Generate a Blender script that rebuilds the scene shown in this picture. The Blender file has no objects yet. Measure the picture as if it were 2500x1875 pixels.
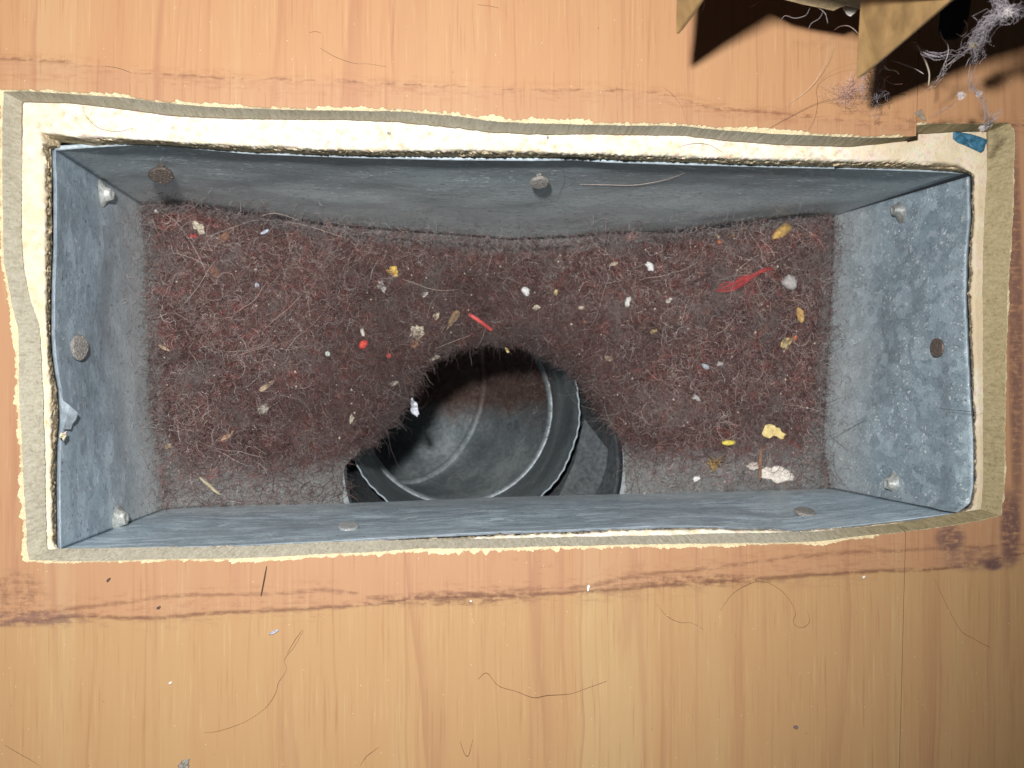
import bpy, bmesh, math, random
import numpy as np
from mathutils import Vector, Matrix, noise as mnoise

random.seed(7)
rng = np.random.default_rng(7)
scene = bpy.context.scene
col = scene.collection

# ------------------------------------------------------------------ camera
FPX, CX, CY, HC = 2613.0, 1250.0, 937.5, 0.30      # focal length and centre in photo pixels, height of the lens
cam_d = bpy.data.cameras.new("camera")
cam = bpy.data.objects.new("camera", cam_d)
col.objects.link(cam)
cam_d.sensor_width = 36.0
cam_d.lens = 36.0 * FPX / 2500.0
cam_d.clip_start, cam_d.clip_end = 0.005, 20.0
down_c = Vector((1017 - CX, -(983 - CY), -FPX)).normalized()
Q = down_c.rotation_difference(Vector((0, 0, -1)))
RM = Q.to_matrix()
cam.matrix_world = Matrix.Translation((0, 0, HC)) @ RM.to_4x4()
cam_d.dof.use_dof = True
cam_d.dof.focus_distance = 0.335
cam_d.dof.aperture_fstop = 30.0
scene.camera = cam

# ------------------------------------------------------------------ light: the camera's flash and a dim room
scene.view_settings.view_transform = 'Standard'
scene.view_settings.look = 'None'
scene.view_settings.exposure = 0.0
scene.view_settings.gamma = 1.0
w = bpy.data.worlds.new("World")
scene.world = w
w.use_nodes = True
w.node_tree.nodes["Background"].inputs[0].default_value = (0.80, 0.86, 1.0, 1)
w.node_tree.nodes["Background"].inputs[1].default_value = 0.03
fl = bpy.data.lights.new("flash", 'SPOT')
fl.energy = 9.3
fl.color = (1.0, 0.97, 0.95)
fl.shadow_soft_size = 0.006
fl.spot_size = math.radians(110)
fl.spot_blend = 0.8
flash = bpy.data.objects.new("flash", fl)
col.objects.link(flash)
FL = Vector((-0.020, 0.045, 0.302))
flash.location = FL
aim = Vector((-0.036, 0.058, 0.0)) - FL
flash.rotation_euler = aim.to_track_quat('-Z', 'Y').to_euler()

scene.cycles.max_bounces = 6
try:
    scene.cycles_curves.shape = 'RIBBONS'
except Exception:
    pass


# ------------------------------------------------------------------ photo measurements to places in the world
def ray(px, py):
    return RM @ Vector((px - CX, -(py - CY), -FPX))


def at(px, py, z):
    d = ray(px, py)
    t = (z - HC) / d.z
    return Vector((d.x * t, d.y * t, z))


def at_x(px, py, x):
    d = ray(px, py)
    t = x / d.x
    return Vector((x, d.y * t, HC + d.z * t))


def at_y(px, py, y):
    d = ray(px, py)
    t = y / d.y
    return Vector((d.x * t, y, HC + d.z * t))


def mpp(z):
    return (HC - z) / FPX


# ------------------------------------------------------------------ node helpers
class NT:
    def __init__(self, name):
        self.m = bpy.data.materials.new(name)
        self.m.use_nodes = True
        self.t = self.m.node_tree
        self.b = self.t.nodes["Principled BSDF"]
        self.co = self.n('ShaderNodeTexCoord').outputs['Object']

    def n(self, typ, ins=None, **props):
        nd = self.t.nodes.new(typ)
        for k, v in props.items():
            setattr(nd, k, v)
        for k, v in (ins or {}).items():
            self.put(nd.inputs[k], v)
        return nd

    def put(self, sock, v):
        if isinstance(v, bpy.types.NodeSocket):
            self.t.links.new(v, sock)
        else:
            if isinstance(v, tuple) and len(v) == 3 and sock.type == 'RGBA':
                v = v + (1.0,)
            sock.default_value = v

    def m2(self, op, a, b=0.0, c=None, clamp=False):
        nd = self.n('ShaderNodeMath', operation=op)
        nd.use_clamp = clamp
        self.put(nd.inputs[0], a)
        self.put(nd.inputs[1], b)
        if c is not None:
            self.put(nd.inputs[2], c)
        return nd.outputs[0]

    def scale(self, sx, sy, sz, src=None):
        nd = self.n('ShaderNodeMapping', {'Vector': src or self.co, 'Scale': (sx, sy, sz)})
        return nd.outputs[0]

    def noise(self, vec, scale=1.0, detail=3.0, rough=0.55, dist=0.0):
        nd = self.n('ShaderNodeTexNoise', {'Vector': vec, 'Scale': scale, 'Detail': detail, 'Roughness': rough, 'Distortion': dist})
        return nd.outputs[0]

    def voro(self, vec, scale, feature='F1', out='Distance'):
        nd = self.n('ShaderNodeTexVoronoi', {'Vector': vec, 'Scale': scale}, feature=feature)
        return nd.outputs[out]

    def ramp(self, fac, stops, interp='LINEAR'):
        nd = self.n('ShaderNodeValToRGB', {'Fac': fac})
        cr = nd.color_ramp
        cr.interpolation = interp
        while len(cr.elements) < len(stops):
            cr.elements.new(0.5)
        for e, (p, c) in zip(cr.elements, stops):
            e.position = p
            e.color = (c, c, c, 1) if not isinstance(c, tuple) else c + (1,)
        return nd.outputs[0]

    def mix(self, fac, a, b, blend='MIX'):
        nd = self.n('ShaderNodeMix', data_type='RGBA', blend_type=blend)
        self.put(nd.inputs[0], fac)
        self.put(nd.inputs[6], a)
        self.put(nd.inputs[7], b)
        return nd.outputs[2]

    def step(self, v, a, b):                       # 0 at a, 1 at b
        nd = self.n('ShaderNodeMapRange', {'Value': v, 'From Min': a, 'From Max': b, 'To Min': 0.0, 'To Max': 1.0}, interpolation_type='SMOOTHSTEP')
        return nd.outputs[0]

    def curve(self, xn, pts):
        nd = self.n('ShaderNodeFloatCurve', {'Value': xn})
        c = nd.mapping.curves[0]
        pts = sorted(pts)
        c.points[0].location = pts[0]
        c.points[1].location = pts[-1]
        for p in pts[1:-1]:
            c.points.new(*p)
        nd.mapping.update()
        return nd.outputs[0]

    def bump(self, h, strength=0.3, dist=0.001):
        return self.n('ShaderNodeBump', {'Height': h, 'Strength': strength, 'Distance': dist}).outputs[0]

    def done(self, colour, rough=0.6, metal=0.0, normal=None, spec=None):
        self.put(self.b.inputs['Base Color'], colour)
        self.put(self.b.inputs['Roughness'], rough)
        self.put(self.b.inputs['Metallic'], metal)
        if spec is not None:
            self.put(self.b.inputs['Specular IOR Level'], spec)
        if normal is not None:
            self.put(self.b.inputs['Normal'], normal)
        return self.m


def plain(name, c, rough=0.6, var=0.25, scale=900.0, metal=0.0, bump=0.3, spec=0.3):
    t = NT(name)
    nz = t.noise(t.co, scale, 4)
    c2 = tuple(max(0.0, v * (1 - var)) for v in c)
    c3 = tuple(min(1.0, v * (1 + var)) for v in c)
    return t.done(t.ramp(nz, [(0.3, c2), (0.7, c3)]), rough, metal, t.bump(nz, bump, 0.0006), spec)


# stain lines that the old register's rim left on the boards (photo measurements)
TOP1 = [(0, 143), (90, 146), (173, 152), (300, 170), (500, 188), (773, 197), (961, 204), (1246, 218), (1660, 239), (1710, 258), (1846, 272), (2050, 290), (2117, 296), (2300, 300), (2500, 305)]
TOP2 = [(0, 186), (225, 191), (360, 199), (560, 215), (750, 233), (950, 225), (1246, 240), (1660, 262), (1846, 282), (2050, 304), (2200, 312), (2500, 315)]
BOT1 = [(0, 1500), (150, 1490), (281, 1473), (475, 1452), (646, 1450), (840, 1444), (903, 1457), (1090, 1455), (1270, 1440), (1432, 1432), (1554, 1406), (1758, 1385), (1920, 1361), (2083, 1349), (2205, 1343), (2500, 1330)]
BOT2 = [(0, 1524), (76, 1517), (182, 1507), (380, 1509), (494, 1499), (684, 1490), (840, 1480), (985, 1467), (1432, 1444), (1660, 1426), (1839, 1414), (2018, 1402), (2205, 1392), (2300, 1388), (2500, 1350)]


def nrm(pts):
    out = []
    for p in pts:
        v = at(p[0], p[1], 0.0)
        out.append(((v.x + 0.15) / 0.35, (v.y + 0.15) / 0.30))
    return out


def wood(name, off):
    t = NT(name)
    s = t.n('ShaderNodeSeparateXYZ', {'Vector': t.co})
    X, Y = s.outputs[0], s.outputs[1]
    xn = t.m2('MULTIPLY_ADD', X, 1 / 0.35, 0.15 / 0.35)
    yn = t.m2('MULTIPLY_ADD', Y, 1 / 0.30, 0.5)
    wob = t.noise(t.scale(14, 9, 1), 1.0, 3)
    xo = t.m2('ADD', X, t.m2('MULTIPLY_ADD', wob, 0.010, off))
    v1 = t.n('ShaderNodeCombineXYZ', {'X': t.m2('MULTIPLY', xo, 26.0), 'Y': t.m2('MULTIPLY', Y, 1.1)}).outputs[0]
    v2 = t.n('ShaderNodeCombineXYZ', {'X': t.m2('MULTIPLY', xo, 210.0), 'Y': t.m2('MULTIPLY', Y, 5.0)}).outputs[0]
    v3 = t.n('ShaderNodeCombineXYZ', {'X': t.m2('MULTIPLY', X, 1250.0), 'Y': t.m2('MULTIPLY', Y, 42.0)}).outputs[0]
    n1 = t.noise(v1, 1.0, 2.0, 0.5)
    n2 = t.noise(v2, 1.0, 4.0, 0.6)
    n3 = t.noise(v3, 1.0, 3.0, 0.6)
    pale, mid, red = (0.358, 0.219, 0.120), (0.342, 0.190, 0.101), (0.262, 0.120, 0.072)
    c = t.ramp(t.m2('ADD', t.m2('MULTIPLY', n1, 0.75), t.m2('MULTIPLY', n2, 0.25)), [(0.28, pale), (0.46, mid), (0.56, mid), (0.64, pale), (0.78, mid)])
    # growth lines: contour lines of the slow grain noise
    g = t.m2('FRACT', t.m2('MULTIPLY', t.m2('ADD', n1, t.m2('MULTIPLY', n2, 0.030)), 9.0))
    line = t.m2('MULTIPLY', t.step(g, 0.66, 0.93), t.step(g, 1.0, 0.93))
    vary = t.step(t.noise(t.scale(90, 6, 1), 1.0, 2), 0.42, 0.66)
    c = t.mix(t.m2('MULTIPLY', line, t.m2('MULTIPLY_ADD', vary, 0.42, 0.08)), c, red)
    st = t.step(n2, 0.55, 0.8)
    c = t.mix(t.m2('MULTIPLY', st, 0.20), c, (0.33, 0.165, 0.09))
    # fine pores, short dark dashes
    c = t.mix(t.m2('MULTIPLY', t.step(n3, 0.56, 0.72), 0.42), c, (0.25, 0.108, 0.055))
    c = t.mix(t.m2('MULTIPLY', t.step(n3, 0.44, 0.28), 0.30), c, (0.44, 0.30, 0.17))
    v4 = t.n('ShaderNodeCombineXYZ', {'X': t.m2('MULTIPLY', xo, 560.0), 'Y': t.m2('MULTIPLY', Y, 3.2)}).outputs[0]
    c = t.mix(t.m2('MULTIPLY', t.step(t.noise(v4, 1.0, 3, 0.6), 0.56, 0.70), 0.30), c, (0.235, 0.105, 0.06))
    # the finish inside the old register's rim is redder than the boards round it
    b2 = t.curve(xn, nrm(BOT2))
    b1 = t.curve(xn, nrm(BOT1))
    t1 = t.curve(xn, nrm(TOP1))
    t2 = t.curve(xn, nrm(TOP2))
    jit = t.m2('MULTIPLY_ADD', t.noise(t.co, 260.0, 3), 0.004, -0.002)
    yj = t.m2('ADD', yn, jit)
    outb = t.step(t.m2('SUBTRACT', yj, b2), 0.004, -0.004)
    c = t.mix(outb, c, t.mix(1.0, c, (1.0, 1.09, 0.97), 'MULTIPLY'))
    outt = t.step(t.m2('SUBTRACT', yj, t1), -0.004, 0.004)
    c = t.mix(outt, c, t.mix(1.0, c, (1.04, 1.03, 0.96), 'MULTIPLY'))
    n4 = t.noise(t.scale(170, 900, 1), 1.0, 5, 0.7)
    n5 = t.noise(t.scale(420, 420, 1), 1.0, 4, 0.7)
    n6 = t.noise(t.scale(22, 22, 1), 1.0, 2)
    grime = (0.115, 0.052, 0.030)

    def stain(line_, width, thr, amt, colour, c):
        d = t.m2('ABSOLUTE', t.m2('SUBTRACT', yj, line_))
        band = t.step(d, width, 0.0)
        brk = t.step(t.m2('ADD', t.m2('MULTIPLY', n4, 0.5), t.m2('ADD', t.m2('MULTIPLY', n5, 0.25), t.m2('MULTIPLY', n6, 0.3))), thr, thr + 0.12)
        return t.mix(t.m2('MULTIPLY', t.m2('MULTIPLY', band, brk), amt), c, colour)
    c = stain(b1, 0.020, 0.51, 0.36, (0.20, 0.085, 0.042), c)
    c = stain(b1, 0.0032, 0.44, 0.50, grime, c)
    c = stain(b2, 0.018, 0.51, 0.40, (0.19, 0.095, 0.06), c)
    c = stain(b2, 0.0032, 0.42, 0.74, grime, c)
    c = stain(t1, 0.012, 0.48, 0.36, (0.22, 0.10, 0.05), c)
    c = stain(t1, 0.0026, 0.48, 0.60, grime, c)
    c = stain(t2, 0.010, 0.50, 0.35, (0.25, 0.10, 0.05), c)

    # dirt patches beside the cut
    def patch(px, py, rx, ry, thr, amt, colour, c):
        v = at(px, py, 0)
        dx = t.m2('DIVIDE', t.m2('SUBTRACT', X, v.x), rx * mpp(0))
        dy = t.m2('DIVIDE', t.m2('SUBTRACT', Y, v.y), ry * mpp(0))
        r2 = t.m2('ADD', t.m2('POWER', t.m2('ABSOLUTE', dx), 2.0), t.m2('POWER', t.m2('ABSOLUTE', dy), 2.0))
        msk = t.m2('MULTIPLY', t.step(r2, 1.0, 0.15), t.step(t.m2('ADD', t.m2('MULTIPLY', n5, 0.5), t.m2('MULTIPLY', n4, 0.5)), thr, thr + 0.2))
        return t.mix(t.m2('MULTIPLY', msk, amt), c, colour)
    purp = (0.085, 0.045, 0.048)
    c = patch(2480, 800, 26, 640, 0.34, 0.70, purp, c)
    c = patch(2466, 1290, 34, 120, 0.34, 0.80, purp, c)
    c = patch(2320, 1315, 50, 45, 0.34, 0.75, purp, c)
    c = patch(2390, 1365, 130, 38, 0.36, 0.60, (0.13, 0.07, 0.06), c)
    c = patch(2425, 1380, 30, 16, 0.30, 0.85, purp, c)
    c = patch(35, 1450, 90, 70, 0.42, 0.60, (0.13, 0.065, 0.04), c)
    c = patch(60, 1512, 190, 22, 0.36, 0.62, (0.12, 0.065, 0.06), c)
    c = patch(1100, 1462, 260, 22, 0.40, 0.7, grime, c)
    c = patch(1720, 1418, 240, 20, 0.42, 0.7, grime, c)
    c = patch(1310, 1372, 90, 40, 0.50, 0.5, (0.20, 0.09, 0.05), c)
    c = patch(2160, 290, 160, 36, 0.46, 0.5, (0.20, 0.10, 0.06), c)
    # scattered dirt specks
    sp = t.voro(t.scale(1, 1, 1), 210.0)
    spm = t.m2('MULTIPLY', t.step(sp, 0.075, 0.03), t.step(t.noise(t.co, 30.0, 2), 0.52, 0.7))
    c = t.mix(t.m2('MULTIPLY', spm, 0.7), c, (0.16, 0.08, 0.05))
    lint_sp = t.step(t.voro(t.scale(1, 1, 1), 330.0), 0.045, 0.02)
    c = t.mix(t.m2('MULTIPLY', lint_sp, 0.55), c, (0.85, 0.78, 0.70))
    bh = t.m2('ADD', t.m2('MULTIPLY', n3, 0.7), t.m2('MULTIPLY', n2, 0.5))
    return t.done(c, t.m2('MULTIPLY_ADD', n3, 0.18, 0.44), 0.0, t.bump(bh, 0.12, 0.0004), 0.22)


def mat_core():
    t = NT("fibreboard core")
    n1 = t.noise(t.co, 1600.0, 4, 0.7)
    n2 = t.noise(t.scale(500, 500, 60), 1.0, 3)
    saw = t.n('ShaderNodeTexWave', {'Vector': t.scale(1, 1, 0.9), 'Scale': 330.0, 'Distortion': 7.0, 'Detail': 3.0, 'Detail Scale': 2.0}, wave_type='BANDS', bands_direction='DIAGONAL').outputs[1]
    f = t.m2('ADD', t.m2('MULTIPLY', n1, 0.5), t.m2('ADD', t.m2('MULTIPLY', n2, 0.25), t.m2('MULTIPLY', t.noise(t.scale(1100, 1100, 60), 1.0, 3), 0.45)))
    c = t.ramp(f, [(0.40, (0.225, 0.20, 0.145)), (0.56, (0.355, 0.33, 0.255)), (0.74, (0.455, 0.43, 0.345))])
    s = t.n('ShaderNodeSeparateXYZ', {'Vector': t.co})
    g_ = t.step(s.outputs[0], 0.10, 0.15)
    c = t.mix(g_, c, t.mix(1.0, c, (0.80, 0.71, 0.52), 'MULTIPLY'))
    edge = t.step(s.outputs[2], -0.0076, -0.0085)
    c = t.mix(t.m2('MULTIPLY', edge, 0.85), c, (0.12, 0.07, 0.05))
    return t.done(c, 0.85, 0, t.bump(f, 0.55, 0.0005), 0.15)


def mat_chip():
    t = NT("chipped board edge")
    n1 = t.noise(t.co, 2600.0, 4, 0.7)
    c = t.ramp(n1, [(0.3, (0.60, 0.46, 0.24)), (0.55, (0.76, 0.65, 0.42)), (0.75, (0.84, 0.77, 0.58))])
    return t.done(c, 0.85, 0, t.bump(n1, 0.8, 0.0008), 0.15)


def mat_board():
    t = NT("particle board")
    n1 = t.noise(t.co, 420.0, 6, 0.65)
    n2 = t.noise(t.co, 1800.0, 3, 0.7)
    n3 = t.noise(t.co, 55.0, 3)
    v = t.voro(t.scale(1, 1, 1), 480.0, 'F1', 'Color')
    c = t.ramp(n1, [(0.30, (0.46, 0.37, 0.24)), (0.42, (0.62, 0.55, 0.42)), (0.58, (0.72, 0.68, 0.58))])
    c = t.mix(0.13, c, v, 'MULTIPLY')
    tanm = t.step(n3, 0.55, 0.72)
    c = t.mix(t.m2('MULTIPLY', tanm, 0.6), c, (0.62, 0.48, 0.30))
    sp = t.m2('MULTIPLY', t.step(n2, 0.66, 0.74), 0.6)
    c = t.mix(sp, c, (0.34, 0.24, 0.14))
    s = t.n('ShaderNodeSeparateXYZ', {'Vector': t.co})
    # the broken edge is bare crumbly chips, mottled from dark brown to cream
    e = t.step(t.m2('ADD', s.outputs[2], t.m2('MULTIPLY_ADD', n1, 0.004, -0.002)), -0.0095, -0.0125)
    chips = t.ramp(t.noise(t.scale(900, 900, 1400), 1.0, 4, 0.7, 0.6), [(0.35, (0.10, 0.06, 0.035)), (0.42, (0.44, 0.33, 0.19)), (0.54, (0.74, 0.64, 0.44))])
    c = t.mix(e, c, chips)
    # grime at the right end
    g = t.m2('MULTIPLY', t.m2('MAXIMUM', t.step(s.outputs[0], 0.120, 0.145), t.m2('MULTIPLY', t.step(s.outputs[0], -0.088, -0.104), 0.5)), t.step(t.m2('ADD', t.m2('MULTIPLY', n3, 0.5), t.m2('MULTIPLY', n1, 0.5)), 0.36, 0.56))
    c = t.mix(t.m2('MULTIPLY', g, 0.8), c, (0.50, 0.40, 0.25))
    return t.done(c, 0.85, 0, t.bump(t.m2('ADD', n1, t.m2('MULTIPLY', n2, 0.5)), 0.5, 0.0009), 0.15)


def mat_zinc(name, tint=(1, 1, 1), dust=0.5, spang=1.0, streak=(1.0, 1.0, 1.0), metal=0.45, zlo=-0.125, zhi=-0.045, dark=1.0, speck=1.0, rel=0.35):
    t = NT(name)
    wv = t.noise(t.co, 240.0, 2)
    co2 = t.n('ShaderNodeVectorMath', {0: t.co, 1: t.n('ShaderNodeTexNoise', {'Vector': t.co, 'Scale': 300.0, 'Detail': 2.0}).outputs[1]}, operation='ADD')
    wob = t.n('ShaderNodeVectorMath', {0: t.n('ShaderNodeTexNoise', {'Vector': t.co, 'Scale': 260.0, 'Detail': 3.0}).outputs[1], 'Scale': 0.004}, operation='SCALE').outputs[0]
    p = t.n('ShaderNodeVectorMath', {0: t.co, 1: wob}, operation='ADD').outputs[0]
    p = t.scale(streak[0], streak[1], streak[2], p)
    v = t.n('ShaderNodeSeparateColor', {'Color': t.voro(p, 300.0, 'F1', 'Color')}).outputs[0]
    v2 = t.n('ShaderNodeSeparateColor', {'Color': t.voro(p, 520.0, 'F1', 'Color')}).outputs[1]
    n1 = t.noise(t.co, 34.0, 4, 0.6)
    n2 = t.noise(p, 900.0, 4, 0.65)
    f = t.m2('ADD', t.m2('MULTIPLY', t.m2('POWER', v, 2.5), 0.30 * spang), t.m2('ADD', t.m2('MULTIPLY', v2, 0.14 * spang), t.m2('ADD', t.m2('MULTIPLY', n1, 0.27), t.m2('ADD', t.m2('MULTIPLY', n2, 0.28), t.m2('MULTIPLY', t.noise(t.co, 2400.0, 3, 0.7), 0.18)))))
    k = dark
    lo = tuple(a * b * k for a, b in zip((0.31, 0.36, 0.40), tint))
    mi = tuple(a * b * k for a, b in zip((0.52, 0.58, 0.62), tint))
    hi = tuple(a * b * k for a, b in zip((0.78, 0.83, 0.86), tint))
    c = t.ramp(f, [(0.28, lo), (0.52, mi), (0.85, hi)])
    # white specks of zinc salts and lint
    wsp = t.m2('MULTIPLY', t.step(t.noise(t.co, 70.0, 2), 0.40, 0.62), t.m2('MULTIPLY', t.step(t.noise(p, 1050.0, 2, 0.5), 0.615, 0.685), 0.95 * speck))
    c = t.mix(wsp, c, (0.82, 0.86, 0.88))
    w2 = t.m2('MULTIPLY', t.step(t.noise(t.scale(3, 3, 3, p), 150.0, 3, 0.6), 0.63, 0.70), 0.55 * speck)
    c = t.mix(w2, c, (0.68, 0.73, 0.76))
    s = t.n('ShaderNodeSeparateXYZ', {'Vector': t.co})
    zz = t.m2('ADD', s.outputs[2], t.m2('MULTIPLY_ADD', n1, 0.05, -0.025))
    du = t.m2('MULTIPLY', t.step(zz, zhi, zlo), dust)
    dn = t.ramp(n2, [(0.3, (0.50, 0.52, 0.515)), (0.7, (0.72, 0.75, 0.745))])
    c = t.mix(du, c, dn)
    dk = t.m2('MULTIPLY', t.step(t.noise(p, 1500.0, 3, 0.6), 0.585, 0.67), 0.62)
    c = t.mix(dk, c, (0.07, 0.075, 0.08))
    mt = t.m2('MULTIPLY', t.m2('SUBTRACT', 1.0, du), metal)
    bh = t.m2('ADD', t.m2('MULTIPLY', n2, 0.6), t.m2('MULTIPLY', wv, 0.5))
    return t.done(c, t.m2('MULTIPLY_ADD', v, 0.2, 0.40), mt, t.bump(bh, rel, 0.0007), 0.35)


def mat_pipe(name):
    t = NT(name)
    n1 = t.noise(t.co, 32.0, 4, 0.6)
    n2 = t.noise(t.co, 420.0, 4, 0.7)
    n3 = t.noise(t.co, 1400.0, 3)
    c = t.ramp(t.m2('ADD', t.m2('MULTIPLY', n1, 0.6), t.m2('MULTIPLY', n2, 0.4)), [(0.36, (0.155, 0.19, 0.21)), (0.5, (0.27, 0.32, 0.34)), (0.62, (0.48, 0.54, 0.56))])
    c = t.mix(t.m2('MULTIPLY', t.step(n3, 0.66, 0.74), 0.4), c, (0.5, 0.5, 0.48))
    s = t.n('ShaderNodeSeparateXYZ', {'Vector': t.co})
    # the brown dust that has settled further in
    q = at(1075, 965, -0.33)
    d = t.m2('ADD', t.m2('MULTIPLY', t.m2('SUBTRACT', s.outputs[1], q.y - 0.016), 60.0), t.m2('MULTIPLY_ADD', n1, 2.4, -1.2))
    dd = t.m2('MULTIPLY', t.step(d, -0.25, 0.9), t.step(s.outputs[2], -0.24, -0.275))
    c = t.mix(t.m2('MULTIPLY', dd, 0.93), c, t.ramp(n2, [(0.3, (0.085, 0.045, 0.033)), (0.7, (0.20, 0.125, 0.10))]))
    return t.done(c, 0.5, t.m2('MULTIPLY', t.m2('SUBTRACT', 1.0, dd), 0.15), t.bump(n2, 0.25, 0.0008), 0.3)


def mat_lint_base():
    t = NT("matted lint")
    n1 = t.noise(t.co, 40.0, 4, 0.6)
    n2 = t.noise(t.co, 900.0, 5, 0.7, 1.0)
    n3 = t.noise(t.co, 110.0, 3, 0.6)
    c = t.ramp(t.m2('ADD', t.m2('MULTIPLY', n1, 0.55), t.m2('MULTIPLY', n2, 0.45)), [(0.34, (0.050, 0.029, 0.028)), (0.5, (0.115, 0.064, 0.060)), (0.66, (0.20, 0.14, 0.13))])
    c = t.mix(t.m2('MULTIPLY', t.step(n3, 0.56, 0.72), 0.5), c, (0.16, 0.135, 0.125))
    c = t.mix(t.m2('MULTIPLY', t.step(t.noise(t.scale(1, 1.3, 1), 75.0, 3), 0.60, 0.72), 0.5), c, (0.20, 0.055, 0.04))
    th = t.n('ShaderNodeAttribute', attribute_name='thick').outputs['Fac']
    k = t.step(t.m2('ADD', th, t.m2('MULTIPLY_ADD', n2, 0.5, t.m2('MULTIPLY_ADD', n3, 0.5, -0.5))), 0.80, 0.30)
    c = t.mix(k, c, t.ramp(n2, [(0.3, (0.24, 0.245, 0.24)), (0.7, (0.36, 0.37, 0.36))]))
    return t.done(c, 0.95, 0, t.bump(n2, 1.0, 0.002), 0.05)


def mat_fibre(name, stops):
    t = NT(name)
    r = t.n('ShaderNodeHairInfo').outputs['Random']
    c = t.ramp(r, stops, 'CONSTANT')
    g = t.n('ShaderNodeNewGeometry').outputs['Position']
    a = t.noise(g, 60.0, 4, 0.6)
    b = t.noise(g, 130.0, 3, 0.6)
    c = t.mix(t.m2('MULTIPLY', t.step(a, 0.50, 0.66), 0.62), c, (0.185, 0.160, 0.152))
    c = t.mix(t.m2('MULTIPLY', t.step(b, 0.56, 0.68), 0.55), c, t.mix(1.0, c, (1.5, 0.85, 0.75), 'MULTIPLY'))
    c = t.mix(t.m2('MULTIPLY', t.step(t.noise(g, 38.0, 2), 0.5, 0.33), 0.25), c, (0.03, 0.018, 0.018))
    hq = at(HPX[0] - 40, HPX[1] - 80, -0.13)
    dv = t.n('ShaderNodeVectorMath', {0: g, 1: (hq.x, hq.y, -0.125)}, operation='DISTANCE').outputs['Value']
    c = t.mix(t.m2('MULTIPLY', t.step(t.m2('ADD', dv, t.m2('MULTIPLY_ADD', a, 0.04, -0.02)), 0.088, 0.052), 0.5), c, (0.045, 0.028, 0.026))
    return t.done(c, 0.55, 0, None, 0.25)


M = {}
M['wood'] = wood("cherry laminate", 0.0)
M['wood2'] = wood("cherry laminate second board", 0.37)
M['core'] = mat_core()
M['chip'] = mat_chip()
M['board'] = mat_board()
M['seam'] = plain('dirty joint', (0.10, 0.06, 0.04), 0.9)
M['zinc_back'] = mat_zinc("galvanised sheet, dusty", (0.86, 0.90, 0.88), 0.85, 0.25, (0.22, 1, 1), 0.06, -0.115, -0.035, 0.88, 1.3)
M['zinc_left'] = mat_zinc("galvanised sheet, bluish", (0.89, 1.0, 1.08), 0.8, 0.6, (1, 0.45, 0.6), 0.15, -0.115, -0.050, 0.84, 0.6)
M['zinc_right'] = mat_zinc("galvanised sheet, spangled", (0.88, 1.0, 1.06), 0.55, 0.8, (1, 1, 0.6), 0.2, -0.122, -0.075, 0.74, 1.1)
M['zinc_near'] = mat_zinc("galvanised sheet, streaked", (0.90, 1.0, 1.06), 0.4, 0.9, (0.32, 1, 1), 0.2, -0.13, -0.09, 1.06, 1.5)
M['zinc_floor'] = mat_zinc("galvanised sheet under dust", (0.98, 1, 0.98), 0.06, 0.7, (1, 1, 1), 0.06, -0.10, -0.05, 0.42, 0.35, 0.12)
M['zinc_edge'] = plain("cut sheet edge", (0.36, 0.43, 0.48), 0.5, 0.3, 500, 0.1)
M['zinc_rim'] = plain('dull sheet edge', (0.15, 0.18, 0.21), 0.5, 0.35, 400, 0.1)
M['pipe'] = mat_pipe("galvanised pipe")
M['collar'] = plain('dusty dark collar', (0.078, 0.088, 0.094), 0.6, 0.4, 500, 0.0, 0.3)
M['bead'] = plain("polished bead", (0.40, 0.46, 0.49), 0.4, 0.35, 400, 0.4, 0.3, 0.5)
M['lint'] = mat_lint_base()
M['nail'] = plain("nail steel", (0.27, 0.255, 0.235), 0.5, 0.4, 1500, 0.25, 0.9)
M['nail_bright'] = plain("bright nail steel", (0.42, 0.44, 0.44), 0.45, 0.25, 1500, 0.5, 0.4)
M['nail_dark'] = plain("dark nail steel", (0.13, 0.105, 0.09), 0.5, 0.4, 1500, 0.4, 0.4)
M['tan_paint'] = plain("tan register enamel", (0.225, 0.145, 0.062), 0.42, 0.32, 160, 0.0, 0.3, 0.4)
M['tan_rail'] = plain("dusty tan enamel", (0.34, 0.26, 0.15), 0.5, 0.25, 500, 0.0, 0.2, 0.3)
M['black'] = plain("black damper paint", (0.012, 0.012, 0.013), 0.6, 0.2, 500)
M['glint_tab'] = plain("tab glint", (0.88, 0.85, 0.78), 0.4, 0.08, 500)


# ------------------------------------------------------------------ object helpers
def put(o, parent=None, label=None, cat=None, group=None, kind=None):
    col.objects.link(o)
    if parent is not None:
        o.parent = parent
    for k, v in (('label', label), ('category', cat), ('group', group), ('kind', kind)):
        if v:
            o[k] = v
    return o


def empty(name, loc=(0, 0, 0), **kw):
    o = bpy.data.objects.new(name, None)
    o.location = loc
    o.empty_display_size = 0.01
    return put(o, **kw)


def meshobj(name, verts, faces, mats, parent=None, smooth=True, midx=None, **kw):
    me = bpy.data.meshes.new(name)
    me.from_pydata([tuple(v) for v in verts], [], faces)
    for m in (mats if isinstance(mats, (list, tuple)) else [mats]):
        me.materials.append(m)
    if midx is not None:
        me.polygons.foreach_set('material_index', midx)
    if smooth:
        me.polygons.foreach_set('use_smooth', [True] * len(me.polygons))
    me.update()
    o = bpy.data.objects.new(name, me)
    if parent is not None and any(abs(c) > 0 for c in parent.matrix_basis.translation):
        for v in me.vertices:
            v.co -= parent.location
    return put(o, parent, **kw)


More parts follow.
